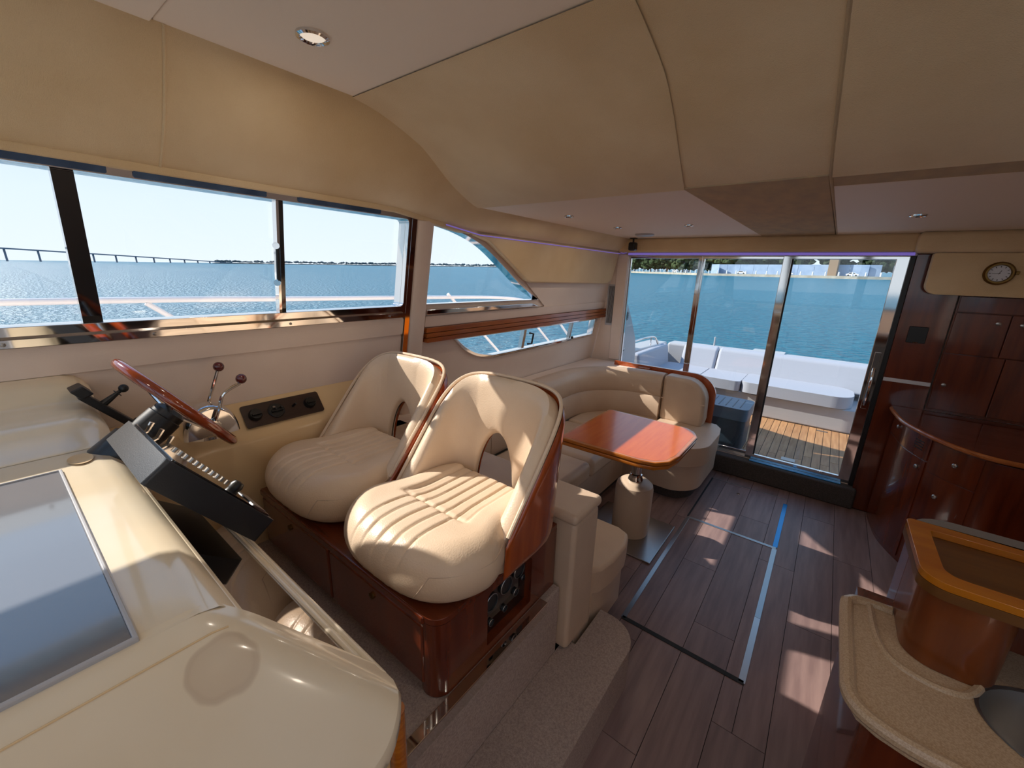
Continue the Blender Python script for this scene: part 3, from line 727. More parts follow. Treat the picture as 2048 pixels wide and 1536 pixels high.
# flush acrylic cover in the top
MB().plate([[(-1.395, -.6), (-.668, -.6), (-.668, .042), (-1.395, .042)]], XY, 1.196, 1.203).build('cover_panel', 'acryl', da, bevel=.001)
MB().plate([[(-1.40, -.605), (-.660, -.605), (-.660, .048), (-1.40, .048)], [(-1.395, -.6), (-.668, -.6), (-.668, .042), (-1.395, .042)]], XY, 1.196, 1.2065).build('cover_rim', 'whitegel', da, bevel=.002)
MB().lathe([(.04, .0015), (.033, -.0), (.02, -.001), (1e-4, -.0015)], 20, (-1.45, .085, 1.2025), (0, 0, 1), 1., .6).build('finger_recess', 'console', da)
post = MB().tube([(-.49, .325, ZP-.26), (-.49, .325, .93)], .016, 12).build('grab_post', 'tableedge'); tag(post, 'thin varnished wooden post standing under the rounded dashboard end', 'post')

# ---- instrument pod on the sloped face
pod = thing('instrument_pod', 'black plastic instrument pod with toggle switches next to the steering column', 'instrument pod', SP(-1.17, .1, 0))
MB().plate([rrect(-1.335, -1.0, -.056, .235, .008)], SP, .003, .062).build('housing', 'podblack', pod, bevel=.008, bseg=4)
MB().plate([rrect(-1.325, -1.012, -.042, .222, .006)], SP, .0622, .066).build('face_plate', 'gloss', pod, bevel=.002)
for k, x in enumerate((-1.295, -1.272, -1.25)):
    MB().tube([SP(x, -.02+.02*k, .064), SP(x, -.028+.02*k, .088)], [.005, .006], 8).build('toggle', 'chrome', pod)
for k in range(11): MB().lathe([(.006, 0), (.006, .006), (1e-4, .007)], 10, SP(-1.235+.004*k, .035+.014*k, .066), pn_).build('button', 'steel', pod)
MB().plate([rrect(-1.14, -1.025, .175, .215, .003)], SP, .066, .068).build('data_plate', 'steel', pod)
MB().lathe([(.014, 0), (.016, .012), (.012, .022), (1e-4, .024)], 16, SP(-1.10, .15, .066), pn_).build('rotary_knob', 'black', pod)

# ---- steering wheel and column
na = Vector((0, .783, .622)); va = Vector((0, .622, -.783)); Cw = Vector((-1.50, .313, 1.284))
sw = thing('steering_wheel', 'varnished wooden steering wheel seen edge on, on a black column', 'steering wheel', tuple(Cw-na*.2))
ring = [Cw + Vector((1, 0, 0))*(.178*math.cos(2*PI*k/64)) + va*(.178*math.sin(2*PI*k/64)) for k in range(64)]
rimo = MB().tube(ring, .0145, 12, ring=True).build('rim', 'wheelw', sw)
for k in range(3):
    a = PI/2 + 2*PI*k/3
    MB().tube([Cw-na*.03, Cw + (Vector((1, 0, 0))*math.cos(a)+va*math.sin(a))*.172], [.009, .007], 10).build('spoke', 'chrome', sw)
MB().lathe([(1e-4, .012), (.03, .01), (.042, 0), (.042, -.02)], 24, tuple(Cw-na*.03), na).build('hub', 'black', sw)
MB().lathe([(.040, 0), (.046, -.004), (.048, -.075), (.044, -.08)], 28, tuple(Cw-na*.045), na).build('column', 'black', sw)
MB().lathe([(.050, 0), (.062, -.008), (.066, -.10), (.060, -.11)], 28, tuple(Cw-na*.128), na).build('column_base', 'podblack', sw)
MB().lathe([(.0485, 0), (.0495, -.004), (.0485, -.008)], 28, tuple(Cw-na*.118), na).build('collar', 'chrome', sw)

# ---- black microphone bracket with ball lever at the outer dash
mc = thing('ball_lever', 'black ball-topped lever on a long black bracket at the outer end of the dashboard', 'lever', (-1.72, .18, 1.2))
MB().obox((-1.76, .112, 1.325), (.07, 0, 0), (0, .028, .012), (0, .022, -.028)).build('bracket_head', 'black', mc, bevel=.004)
MB().obox((-1.745, .125, 1.300), (.045, 0, 0), (0, .018, .012), (0, .125, -.150)).build('bracket', 'black', mc, bevel=.004)
MB().obox((-1.75, .225, 1.178), (.06, 0, 0), (0, .022, .022), (0, .03, -.035)).build('bracket_foot', 'black', mc, bevel=.004)
lv = MB().tube([(-1.722, .17, 1.262), (-1.722, .195, 1.280), (-1.722, .222, 1.300)], [.012, .009, .005], 10).build('lever', 'black', mc)
MB().sphere((-1.722, .231, 1.307), .013, 14).build('ball', 'black', lv)
MB().lathe([(1e-4, .002), (.012, .002), (.013, 0)], 14, (-1.722, .214, 1.294), (0, .78, .62)).build('collar', 'black', lv)

# ============================================================ SALOON
# ---- settee
se = thing('corner_settee', 'cream leather U-shaped corner settee wrapped round the dining table', 'settee', (-1.4, 2.6, 0))
base = [(-1.93, 1.405), (-.66, 1.405), (-.615, 1.44), (-.60, 1.50), (-.60, 1.74), (-.63, 1.79), (-1.14, 1.80), (-1.14, 3.04), (-1.08, 3.06), (-.80, 3.05)] + \
       [(-.80+.22*math.sin(a), 3.29-.24*math.cos(a)) for a in [PI/2*k/8 for k in range(1, 9)]] + [(-.575, 3.7), (-.60, 3.84), (-1.93, 3.84)]
MB().plate([base], XY, .09, .33).build('base', 'leather2', se, bevel=.02, bseg=3)
MB().plate([offset_loop(base, -.05)], XY, 0, .09).build('plinth', 'carpetd', se)
def cush(loop, z0, z1, name='seat_cushion', b=.045): return MB().plate([loop], XY, z0, z1).build(name, 'leather2', se, bevel=b, bseg=5)
cush([(-1.70, 1.405), (-.64, 1.405), (-.592, 1.47), (-.575, 1.56), (-.575, 1.70), (-.60, 1.79), (-.66, 1.815), (-1.70, 1.815)], .31, .455)
cush([(-1.70, 1.82), (-1.115, 1.82), (-1.115, 2.40), (-1.70, 2.40)], .31, .455)
cush([(-1.70, 2.405), (-1.115, 2.405), (-1.115, 3.02), (-1.70, 3.02)], .31, .455)
cush([(-1.70, 3.025), (-1.06, 3.025), (-1.06, 3.66), (-1.70, 3.66)], .31, .455)
endc = [(-1.055, 3.025), (-.80, 3.02)] + [(-.80+.25*math.sin(a), 3.27-.25*math.cos(a)) for a in [PI/2*k/8 for k in range(1, 9)]] + [(-.548, 3.55), (-.57, 3.70), (-.62, 3.78), (-.74, 3.80), (-1.055, 3.66)]
cush(endc, .31, .465)
# backrest: padded wall run along port, round the corner, aft run
def backrun(path, ztop, name, th=.14, par=se, zmid=.66, mm='leather2'):
    P = [Vector((a, b, 0)) for a, b in path]; fr = []
    for i, q in enumerate(P):
        d = (P[min(i+1, len(P)-1)]-P[max(i-1, 0)]).normalized(); nrm = Vector((d.y, -d.x, 0))
        fr.append((q, nrm, Vector((0, 0, 1))))
    pf = [(0, .44), (th*.9, .44), (th, .47), (th*1.02, .56), (th*.96, zmid-.02), (th*.88, zmid), (th*.98, zmid+.03), (th*.98, ztop-.08), (th*.85, ztop-.025), (th*.55, ztop-.002), (th*.3, ztop), (0, ztop-.01)]
    return MB().sweep(pf, fr).build(name, mm, par, smooth=60, bevel=0)
corner = [(-1.84+.0, 2.62)] + [(-1.84, 2.7), (-1.84, 3.1)] + [(-1.84+.62*(1-math.cos(a)), 3.1+.64*math.sin(a)) for a in [PI/2*k/14 for k in range(1, 15)]] + [(-1.08, 3.74)]
backrun([(-1.84, 1.45), (-1.84, 2.0)], .83, 'backrest'); backrun([(-1.84, 2.005), (-1.84, 2.615)], .83, 'backrest'); backrun(corner, .865, 'backrest', .16)
# end cushion of the aft run with rounded top
ebl = [(-1.075, .44), (-.715, .44), (-.70, .52), (-.705, .66)] + [(-.885+.18*math.cos(a), .67+.19*math.sin(a)) for a in [PI/2*k/8 for k in range(1, 9)]] + [(-1.075, .865)]
MB().plate([ebl], XZ, 3.60, 3.765).build('backrest', 'leather2', se, bevel=.04, bseg=5)
MB().plate([[(-1.075, .655), (-.705, .655), (-.705, .663), (-1.075, .663)]], XZ, 3.5995, 3.606).build('seam', 'leather2', se)
bpl = [(-1.62, .33), (-.70, .33), (-.665, .46), (-.665, .68)] + [(-.865+.20*math.cos(a), .70+.185*math.sin(a)) for a in [PI/2*k/10 for k in range(1, 11)]] + [(-1.62, .885)]
MB().plate([bpl], XZ, 3.775, 3.805).build('back_panel', 'shellw', se, bevel=.006)
MB().plate([[(-1.96, 1.25), (-1.80, 1.25), (-1.80, 3.1), (-1.60, 3.55), (-1.36, 3.76), (-1.36, 3.90), (-1.96, 3.90)]], XY, .82, .845).build('shelf', 'wallv', se, bevel=.008)
MB().box(-1.36, -1.25, 3.72, 3.86, .845, .87).build('shelf_edge', 'rail', se, bevel=.004)
# forward bench back beside the helm seat cabinet
MB().box(-1.90, -.60, 1.20, 1.40, .215, .80).build('bench_back', 'leather2', se, bevel=.02, bseg=4)
MB().box(-1.90, -.592, 1.187, 1.405, .80, .845).build('bench_back_cap', 'leather2', se, bevel=.02, bseg=4)
MB().box(-.66, -.605, 1.27, 1.415, .0, .31).build('bench_end', 'leather2', se, bevel=.01)

# ---- dining table
TZ = .735
ta = thing('dining_table', 'glossy orange cherry folding table on a single chromed leg', 'table', (-.83, 2.46, 0))
tl = [(-1.185, 2.035), (-.70, 2.045), (-.60, 2.075), (-.545, 2.14), (-.525, 2.25), (-.525, 2.62), (-.56, 2.70), (-.62, 2.745), (-1.16, 2.755), (-1.185, 2.73)]
MB().plate([offset_loop(tl, -.022)], XY, TZ-.004, TZ+.0006).build('inlay', 'tablew', ta)
MB().plate([tl], XY, TZ-.022, TZ).build('upper_leaf', 'tableedge', ta, bevel=.007, bseg=4)
MB().plate([offset_loop(tl, -.004)], XY, TZ-.050, TZ-.026).build('lower_leaf', 'tableedge', ta, bevel=.008, bseg=4)
MB().box(-1.0, -.66, 2.30, 2.62, TZ-.065, TZ-.05).build('bracket', 'black', ta)
MB().lathe([(.033, .38), (.033, TZ-.065)], 24, (-.83, 2.47, 0)).build('leg', 'chrome', ta)
MB().lathe([(.046, .385), (.05, .39), (.05, .40), (.042, .415), (.040, .435), (.034, .44)], 24, (-.83, 2.47, 0)).build('collar', 'chrome', ta)
MB().lathe([(1e-4, .012), (.118, .012), (.122, .03), (.122, .335), (.115, .365), (.095, .382), (.06, .388), (1e-4, .388)], 36, (-.83, 2.47, 0)).build('base_cover', 'leather2', ta)
MB().box(-1.10, -.595, 2.215, 2.71, 0, .012).build('base_plate', 'steel', ta, bevel=.003)

# ---- aft corner fittings: vent, speaker, LED strips
vg = thing('vent_grille', 'tall narrow white louvred vent on the panel beside the glass door', 'vent', (-1.78, 3.94, 1.2))
MB().plate([[(-1.835, 1.205), (-1.738, 1.205), (-1.738, 1.61), (-1.835, 1.61)], [(-1.820, 1.225), (-1.752, 1.225), (-1.752, 1.592), (-1.820, 1.592)]], XZ, 3.935, 3.95).build('frame', 'whitegel', vg, bevel=.003)
MB().box(-1.822, -1.75, 3.9475, 3.9495, 1.222, 1.595).build('duct', 'black', vg)
for k in range(5):
    x = -1.811+.0127*k; MB().obox((x, 3.934, 1.224), (.0022, 0, 0), (.002, .010, 0), (0, 0, .37)).build('slat', 'whitegel', vg)
spk = thing('speaker', 'small black speaker hanging on a bracket from the ceiling corner above the door', 'speaker', (-1.545, 3.76, 2.03))
MB().box(-1.578, -1.512, 3.72, 3.79, 1.92, 1.992).build('body', 'black', spk, bevel=.015, bseg=4)
MB().tube([(-1.545, 3.757, 1.99), (-1.545, 3.757, 2.03)], .008, 10).build('stem', 'black', spk)
MB().box(-1.572, -1.518, 3.735, 3.78, 2.022, 2.03).build('bracket', 'black', spk, bevel=.002)
led = thing('led_strip', 'violet light strip tucked along the top of the port wall by the door', 'light strip', (-1.74, 3., 1.92))
MB().plate([[(1.62, 1.935), (1.9, 1.905), (3.90, 1.903), (3.90, 1.898), (1.9, 1.900), (1.62, 1.930)]], PW, .048, .052).build('tube', 'led', led)
MB().tube([(-1.745, 3.925, 1.915), (-1.70, 3.915, 1.905), (-1.66, 3.91, 1.912)], .003, 6).build('tube', 'led', led)
led2 = MB().box(-1.64, .36, 3.896, 3.899, 1.889, 1.909).build('led_strip', 'led'); tag(led2, 'violet light strip running under the header above the glass door', 'light strip')

# ---- ceiling lights
def fill_lamp(x, y, z, e):  # fill light added below each fitting to lift the cabin brightness
    d = bpy.data.lights.new('cabin_fill', 'AREA'); d.shape = 'DISK'; d.size = .07; d.energy = e; d.color = (1., .86, .70)
    o = bpy.data.objects.new('cabin_fill', d); COL.objects.link(o); o.location = (x, y, z-.012)
def downlight(x, y, z, r, label, e=.46):
    fill_lamp(x, y, z, e)
    t_ = thing('ceiling_light', label, 'ceiling light', (x, y, z), 'recessed ceiling lights')
    MB().lathe([(r, 0), (r*.98, -.006), (r*.8, -.009), (r*.7, -.004), (r*.68, 0)], 28, (x, y, z)).build('bezel', 'chrome', t_)
    MB().lathe([(1e-4, -.003), (r*.7, -.003)], 20, (x, y, z)).build('lens', 'lens', t_)
downlight(-1.21, .672, ZH, .042, 'large chrome-rimmed downlight in the raised front ceiling panel')
downlight(-1.34, 2.25, ZL, .030, 'recessed downlight in the low ceiling nearest the beige suede drop')
downlight(-1.33, 2.92, ZL, .030, 'recessed downlight in the low ceiling next to the white disc')
downlight(-.845, 2.94, ZL, .030, 'recessed downlight in the low ceiling over the settee end by the worn suede')
downlight(.238, 2.87, ZL-.004, .035, 'recessed downlight in the dim ceiling before the clock')
for x_, w_ in ((-1.0, 'port'), (-.2, 'middle'), (.6, 'starboard')):  # this row is out of view, added for more fill
    downlight(x_, -.45, ZH-.006, .042, 'added unseen chrome-rimmed downlight in the foremost ceiling panel, the %s one of three' % w_)
downlight(-.2, .672, ZH, .042, 'added unseen chrome-rimmed downlight in the raised front ceiling over the aisle')  # this one and the next are unseen, added to brighten the interior
downlight(.7, .672, ZH, .042, 'added unseen chrome-rimmed downlight in the raised front ceiling over the galley')
dk = MB().lathe([(.075, 0), (.075, -.008), (.06, -.016), (1e-4, -.018)], 28, (-1.33, 3.45, ZL)).build('ceiling_disc', 'whitegel'); tag(dk, 'flat round white disc on the low ceiling near the speaker', 'disc')
dk2 = MB().lathe([(.09, 0), (.09, -.010), (.07, -.020), (1e-4, -.022)], 28, (.70, 2.96, ZL-.004)).build('ceiling_disc', 'whitegel'); tag(dk2, 'round pale ceiling fitting at the far right edge above the clock', 'disc')

# ---- starboard aft: clock pad, clock, lockers, curved sideboard
MB().plate([rrect(.440, 1.355, 1.645, 1.900, [.06, 0, 0, .01], 6)], XZ, 3.79, 3.875).build('clock_pad', 'suede', wb, bevel=.02, bseg=4)
ck = thing('wall_clock', 'round brass ship clock with white dial on the beige pad', 'clock', (.738, 3.785, 1.782))
cc = (.738, 3.789, 1.782)
MB().lathe([(.066, 0), (.067, .012), (.058, .026), (.050, .026), (.046, .014)], 36, cc, (0, -1, 0)).build('case', 'brass', ck)
fc = MB().lathe([(1e-4, .014), (.048, .014)], 32, cc, (0, -1, 0)).build('dial', 'clockface', ck)
for k in range(12):
    a = 2*PI*k/12; r0, r1 = .034, .043; u_ = Vector((math.sin(a), 0, math.cos(a))); p_ = Vector((math.cos(a), 0, -math.sin(a)))
    MB().obox(Vector(cc)+u_*r0-p_*.0016+Vector((0, -.0150, 0)), p_*.0032, u_*(r1-r0), Vector((0, -.0006, 0))).build('hour_mark', 'black', fc)
for a, l, w_ in ((math.radians(22), .024, .0026), (math.radians(-92), .036, .0018)):
    u_ = Vector((math.sin(a), 0, math.cos(a))); p_ = Vector((math.cos(a), 0, -math.sin(a)))
    MB().obox(Vector(cc)-u_*.006-p_*w_/2+Vector((0, -.0162, 0)), p_*w_, u_*l, Vector((0, -.0006, 0))).build('hand', 'black', fc)
MB().box(.803, .818, 3.772, 3.785, 1.776, 1.796).build('hinge', 'brass', ck, bevel=.002)
lk = thing('wall_locker', 'dark cherry wall locker with small round catches below the clock', 'locker', (.98, 3.9, .86))
MB().box(.628, 1.355, 3.90, 3.949, .865, 1.64).build('carcass', 'cherry', lk)
for x0, x1, z0, z1, kn in ((.632, 1.355, 1.540, 1.640, None), (.632, .872, 1.272, 1.536, (.826, 1.482)), (.876, 1.355, 1.272, 1.536, (.927, 1.48)), (.632, .905, .885, 1.268, (.676, 1.058)), (.909, 1.355, .885, 1.268, None)):
    d_ = MB().box(x0, x1, 3.882, 3.899, z0, z1).build('door', 'cherry', lk, bevel=.003)
    if kn: MB().lathe([(.012, 0), (.012, .005), (.008, .007), (1e-4, .007)], 16, (kn[0], 3.882, kn[1]), (0, -1, 0)).build('catch', 'steel', d_)
sk = thing('socket_plate', 'square black socket plate on the cherry panel right of the glass door', 'socket', (.48, 3.9, 1.315))
MB().box(.434, .530, 3.892, 3.904, 1.316, 1.427).build('plate', 'black', sk, bevel=.003)
MB().box(.468, .496, 3.8905, 3.8925, 1.318, 1.323).build('catch', 'chrome', sk)
tp = MB().box(.374, .619, 3.9025, 3.9045, 1.030, 1.056).build('tape_strip', 'tape'); tag(tp, 'horizontal strip of white tape across the cherry panel by the door', 'tape')
# sideboard
SBt = [(.458, 3.86), (.462, 3.76), (.488, 3.52), (.535, 3.37), (.60, 3.235), (.683, 3.12), (.785, 3.05), (.90, 3.035), (1.10, 3.03), (1.335, 3.03)]
cur = [tuple(v)[:2] for v in spline([(a, b, 0) for a, b in SBt], 6)]
def inset(d): return [(min(1.35, a+d*.85), b+d*.6) for a, b in cur]
sb = thing('sideboard', 'curved dark cherry sideboard with drawers standing against the aft bulkhead', 'sideboard', (.95, 3.5, 0))
MB().plate([[(min(a,1.34),b) for a,b in inset(.035)]+[(1.34, 3.87), (.5, 3.87)]], XY, 0.0, .825).build('body', 'cherry', sb)
MB().plate([cur+[(1.335, 3.898), (.458, 3.898)]], XY, .836, .862).build('top', 'cherryh', sb, bevel=.004)
ep = [(a, b, .849) for a, b in cur]
MB().tube(ep, .0135, 10).build('top_edge', 'rail', sb)
def curved(i0, i1, z0, z1, name='drawer', kn=None, slots=False):
    a_ = inset(.030)[i0:i1+1]; b_ = inset(.038)[i0:i1+1]
    d_ = MB().plate([a_+b_[::-1]], XY, z0, z1).build(name, 'cherry', sb)
    if kn:
        q = Vector(inset(.030)[kn[0]]+(kn[1],)); q2 = Vector(inset(.030)[kn[0]+1]+(kn[1],)); tdir = (q2-q).normalized(); nn = Vector((tdir.y, -tdir.x, 0)); nn = nn if nn.x < 0 else -nn
        MB().lathe([(.012, 0), (.013, .008), (.008, .013), (1e-4, .014)], 16, tuple(q), nn).build('knob', 'steel', d_)
    if slots:
        for k in range(4):
            q = Vector(inset(.028)[slots]+(.735+.016*k,)); q2 = Vector(inset(.028)[slots+3]+(.735+.016*k,)); nn = Vector((q2.y-q.y, -(q2.x-q.x), 0)).normalized()*-.004
            MB().obox(q, q2-q, (0, 0, .006), nn).build('slot', 'black', d_)
curved(3, 22, .69, .822, kn=(9, .775), slots=17); curved(3, 22, .03, .682, 'door', kn=(20, .63))
curved(23, 34, .645, .822, kn=(29, .74)); curved(23, 34, .345, .637, kn=(27, .52)); curved(23, 34, .03, .337, kn=(28, .25))
curved(36, 53, .03, .822, 'door')

# ---- galley unit with sink, column and tray
ga = thing('galley_cabinet', 'dark cherry galley cabinet standing under the speckled worktop', 'cabinet', (.75, .9, 0))
MB().plate([rrect(.20, 1.355, .93, 1.385, [.03, 0, 0, 0], 4), [(.520+.156*math.cos(2*PI*k/32), 1.066+.124*math.sin(2*PI*k/32)) for k in range(32)]], XY, 0, .868).build('body', 'cherry', ga)
MB().box(.29, .72, .920, .931, .08, .84).build('door', 'cherry', ga, bevel=.004)
MB().box(.74, 1.2, .920, .931, .08, .84).build('door', 'cherry', ga, bevel=.004)
MB().box(.262, 1.355, 1.30, 1.385, .868, 1.072).build('upstand', 'cherry', ga, bevel=.004)
wtl = [(1.355, .875), (.42, .882), (.33, .880), (.26, .880), (.215, .890), (.185, .908), (.170, .94), (.168, 1.0), (.168, 1.22), (.176, 1.255), (.20, 1.27), (.258, 1.275), (.258, 1.30), (1.355, 1.30)]
SKC, SKR = (.520, 1.066), (.150, .118)
sk_lp = [(SKC[0]+SKR[0]*math.cos(2*PI*k/32), SKC[1]+SKR[1]*math.sin(2*PI*k/32)) for k in range(32)]
wt = thing('worktop', 'speckled beige stone galley worktop with raised rounded rim', 'worktop', (.6, 1.0, .87))
MB().plate([wtl, sk_lp], XY, .870, .900).build('slab', 'corian', wt, bevel=.008, bseg=3)
rimp = [(a, b, .897) for a, b in wtl[1:12]]
MB().tube([tuple(v) for v in spline(rimp, 4)], .0145, 10).build('rim', 'corian', wt)
MB().tube([tuple(v) for v in spline([(.215, 1.262, .899), (.222, 1.15, .899), (.245, 1.09, .899), (.30, 1.066, .899), (.355, 1.078, .899), (.385, 1.125, .899)], 6)], .0085, 8).build('inner_rim', 'corian', wt)
snk = thing('sink', 'round stainless steel sink bowl sunk in the beige worktop', 'sink', (SKC[0], SKC[1], .75))
MB().lathe([(1.0, .9005), (1.02, .902), (.97, .899), (.93, .87), (.88, .80), (.72, .762), (.3, .756), (.1, .754), (1e-4, .75)], 40, (SKC[0], SKC[1], 0), (0, 0, 1), SKR[0], SKR[1]).build('bowl', 'sinksteel', snk)
MB().lathe([(.028, .756), (.024, .760), (.014, .757), (1e-4, .757)], 20, (SKC[0], SKC[1], 0)).build('drain', 'steel', snk)
gc = MB().plate([rrect(.262, .415, 1.115, 1.299, [.06, .06, 0, 0], 8)], XY, .901, 1.071).build('column_panel', 'columnw'); tag(gc, 'rounded varnished wooden column standing on the worktop under the tray', 'column')
tyl = rrect(.252, 1.355, 1.108, 1.392, [.05, 0, 0, .015], 8)
ty = thing('raised_tray', 'honey coloured wooden tray shelf with raised rim over the worktop', 'tray', (.8, 1.25, 1.073))
MB().plate([tyl], XY, 1.073, 1.095).build('board', 'traydark', ty)
MB().plate([tyl, offset_loop(rrect(.292, 1.34, 1.148, 1.355, [.03, 0, 0, .015], 6), 0)], XY, 1.0955, 1.112).build('rim', 'traywood', ty, bevel=.006, bseg=4)
MB().plate([offset_loop(tyl, -.003), offset_loop(tyl, -.012)], XY, 1.0725, 1.0955).build('edge', 'tableedge', ty)
bn = thing('galley_bench', 'grey upholstered bench back standing behind the wooden tray', 'bench', (.8, 1.6, 0))
MB().plate([rrect(.30, 1.355, 1.40, 1.66, [.02, 0, 0, .10], 6)], XY, .60, 1.02).build('backrest', 'greycush', bn, bevel=.05, bseg=5)
MB().box(.32, 1.355, 1.40, 1.90, 0, .42).build('base', 'cherry', bn, bevel=.01)
MB().plate([rrect(.315, 1.355, 1.58, 1.92, .05, 4)], XY, .42, .55).build('seat_cushion', 'greycush', bn, bevel=.04, bseg=4)

# ============================================================ COCKPIT
DKZ = .10
dk_ = MB().box(-1.99, 1.7, 4.022, 6.32, -.2, DKZ-.004).build('cockpit_deck', 'caulk'); tag(dk_, 'teak laid cockpit deck outside the glass door', 'deck')
x = -1.5; i = 0
pc = {}
while x < .95:
    for (a, b) in ((4.03, 4.30+.12*(i % 3)), (4.305+.12*(i % 3), 5.575)):
        key = round(b-a, 3)
        if key not in pc: pc[key] = MB().box(-.0315, .0315, 0, b-a, -.004, 0).build('plank', 'teak', None, smooth=0); o = pc[key]
        else: o = pc[key].copy(); COL.objects.link(o)
        o.parent = dk_; o.location = (x, a, DKZ)
    x += .068; i += 1
MB().box(-.13, -.02, 4.30, 4.38, DKZ, DKZ+.004).build('hatch_plate', 'steel', dk_, bevel=.002)
MB().box(.10, .20, 5.47, 5.50, DKZ, DKZ+.004).build('drain_plate', 'steel', dk_, bevel=.002)
cs = thing('cockpit_sofa', 'white vinyl cockpit sofa wrapped along the stern', 'sofa', (-.4, 6.0, DKZ))
MB().plate([[(-1.35, 5.575), (.30, 5.575), (.42, 5.60), (.50, 5.68), (.62, 5.72), (1.3, 5.72), (1.3, 6.5), (-1.9, 6.5), (-1.9, 4.75), (-1.35, 4.75)]], XY, DKZ, .37).build('base', 'whitegel', cs, bevel=.02)
MB().box(-.60, -.45, 5.570, 5.578, .345, .358).build('finger_pull', 'steel', cs, bevel=.003)
def wcush(loop, z0, z1, name, b=.045): return MB().plate([loop], XY, z0, z1).build(name, 'whitecush', cs, bevel=b, bseg=4)
wcush(rrect(-1.20, -.735, 5.52, 6.12, .06), .372, .495, 'seat_cushion')
wcush(rrect(-.725, .36, 5.52, 6.10, [.10, .20, .20, .06]), .372, .505, 'seat_cushion', .055)
wcush(rrect(-1.80, -1.21, 5.40, 6.12, .08), .372, .495, 'seat_cushion')
wcush(rrect(-1.80, -1.30, 4.80, 5.395, .08), .372, .495, 'seat_cushion')
def back(x0, x1, nm='back_cushion'):
    MB().obox((x0, 6.06, .44), (x1-x0, 0, 0), (0, .14, .02), (0, .14, .32)).build(nm, 'whitecush', cs, bevel=.04, bseg=4)
back(-1.62, -1.155); back(-1.15, .95)
MB().obox((-1.87, 4.95, .46), (.10, 0, 0), (0, 1.15, 0), (-.04, 0, .30)).build('back_cushion', 'whitecush', cs, bevel=.035, bseg=4)
MB().box(-1.9, 1.35, 6.33, 6.62, .10, .745).build('stern_coaming', 'whitegel', cs, bevel=.04, bseg=4)
MB().box(-.78, -.40, 6.40, 6.62, .745, .765).build('stern_pad', 'whitegel', cs, bevel=.008)
MB().lathe([(.012, 0), (.012, .13), (1e-4, .14)], 10, (-1.28, 6.5, .745)).build('cleat_post', 'whitegel', cs)
gw = thing('side_coaming', 'white moulded port side coaming of the cockpit with a bow-shaped grab rail', 'coaming', (-2.1, 5.4, .1))
MB().plate([[(4.05, -.3), (6.7, -.3), (6.7, .70), (5.2, .74), (4.05, .78)]], lambda u, v, w: (w, u, v), -2.30, -2.00).build('body', 'whitegel', gw, bevel=.04, bseg=4)
MB().tube([tuple(v) for v in spline([(-2.05, 5.15, .75), (-2.05, 5.25, .83), (-2.02, 5.6, .86), (-1.98, 5.95, .85), (-1.96, 6.08, .74)], 5)], .014, 10).build('grab_rail', 'chrome', gw)
MB().tube([(-1.99, 5.85, .74), (-1.99, 5.85, .85)], .010, 8).build('rail_post', 'chrome', gw)
fin = thing('side_wing', 'white swept superstructure wing with a dark emblem just outside the door', 'wing', (-1.9, 4.5, .6))
MB().plate([[(4.03, .1), (4.85, .1), (4.85, .78), (4.80, .98), (4.62, 1.22), (4.42, 1.45), (4.22, 1.75), (4.12, 2.03), (4.03, 2.03)]], lambda u, v, w: (w - .10*(v-1.0)*0 , u, v), -1.90, -1.82).build('panel', 'whitegel', fin, bevel=.015)
for k in range(6):
    a = PI*k/6; u_ = Vector((0, math.cos(a), math.sin(a)))
    MB().obox(Vector((-1.8199, 4.46, 1.26))-u_*.05-Vector((0, -u_.z, u_.y))*.005, Vector((.002, 0, 0)), u_*.10, Vector((0, -u_.z, u_.y))*.010).build('emblem', 'black', fin)
MB().tube([(-1.815, 4.12, .86), (-1.78, 4.15, .90), (-1.78, 4.38, .90), (-1.815, 4.41, .86)], .008, 8).build('handle', 'steel', fin)
co = thing('cooler', 'grey blue plastic cool box standing on the deck behind the settee', 'cooler', (-.70, 4.42, DKZ))
MB().plate([rrect(-.97, -.455, 4.20, 4.60, .05, 4)], XY, DKZ, .405).build('body', 'cooler', co, bevel=.015, bseg=3)
ld = MB().plate([rrect(-.98, -.445, 4.19, 4.61, .06, 5)], XY, .408, .525).build('lid', 'coolerlid', co, bevel=.035, bseg=4)
for k in range(7): MB().box(-.90+.062*k, -.893+.062*k, 4.25, 4.55, .5245, .528).build('rib', 'cooler', ld)

# ============================================================ SIDE DECK AND RAIL
sd = MB().box(-2.55, -2.10, -6, 5.5, .60, .84).build('side_deck', 'whitegel', bevel=.02); tag(sd, 'white side deck outside the port windows', 'deck')
gr = thing('guard_rail', 'tubular steel guard rail with slanted stanchions outside the port windows', 'rail', (-2.42, 1, .84))
rp = [(-2.42, -3, 1.54), (-2.42, 0, 1.533), (-2.42, 1.2, 1.512), (-2.42, 2.2, 1.492), (-2.42, 2.9, 1.470), (-2.42, 3.35, 1.425), (-2.42, 3.8, 1.30), (-2.42, 4.4, .85)]
MB().tube([tuple(v) for v in spline(rp, 6)], .0135, 12).build('top_rail', 'tube', gr)
for y in (-1.35, .46, 2.29, 3.18): 
    MB().tube([(-2.42, y, 1.515 if y < 3 else 1.44), (-2.42, y+.80, .84)], .0115, 10).build('stanchion', 'tube', gr)

# ============================================================ WATER AND FAR SHORES
NB = Vector((-.00719329, -.01967296, .99978059)); SZ = -1.15
def sea(x, y, h=0.):
    z = SZ - (NB.x*x+NB.y*y)/NB.z; return Vector((x, y, z)) + NB*h
mb = MB(); N = 8
mb.add([sea(a, b) for a, b in ((-9000, -9000), (9000, -9000), (9000, 9000), (-9000, 9000))], [(0, 1, 2, 3)])
so = mb.build('sea', 'sea', smooth=0); tag(so, 'rippled blue green sea around the boat', 'sea', kind='stuff')
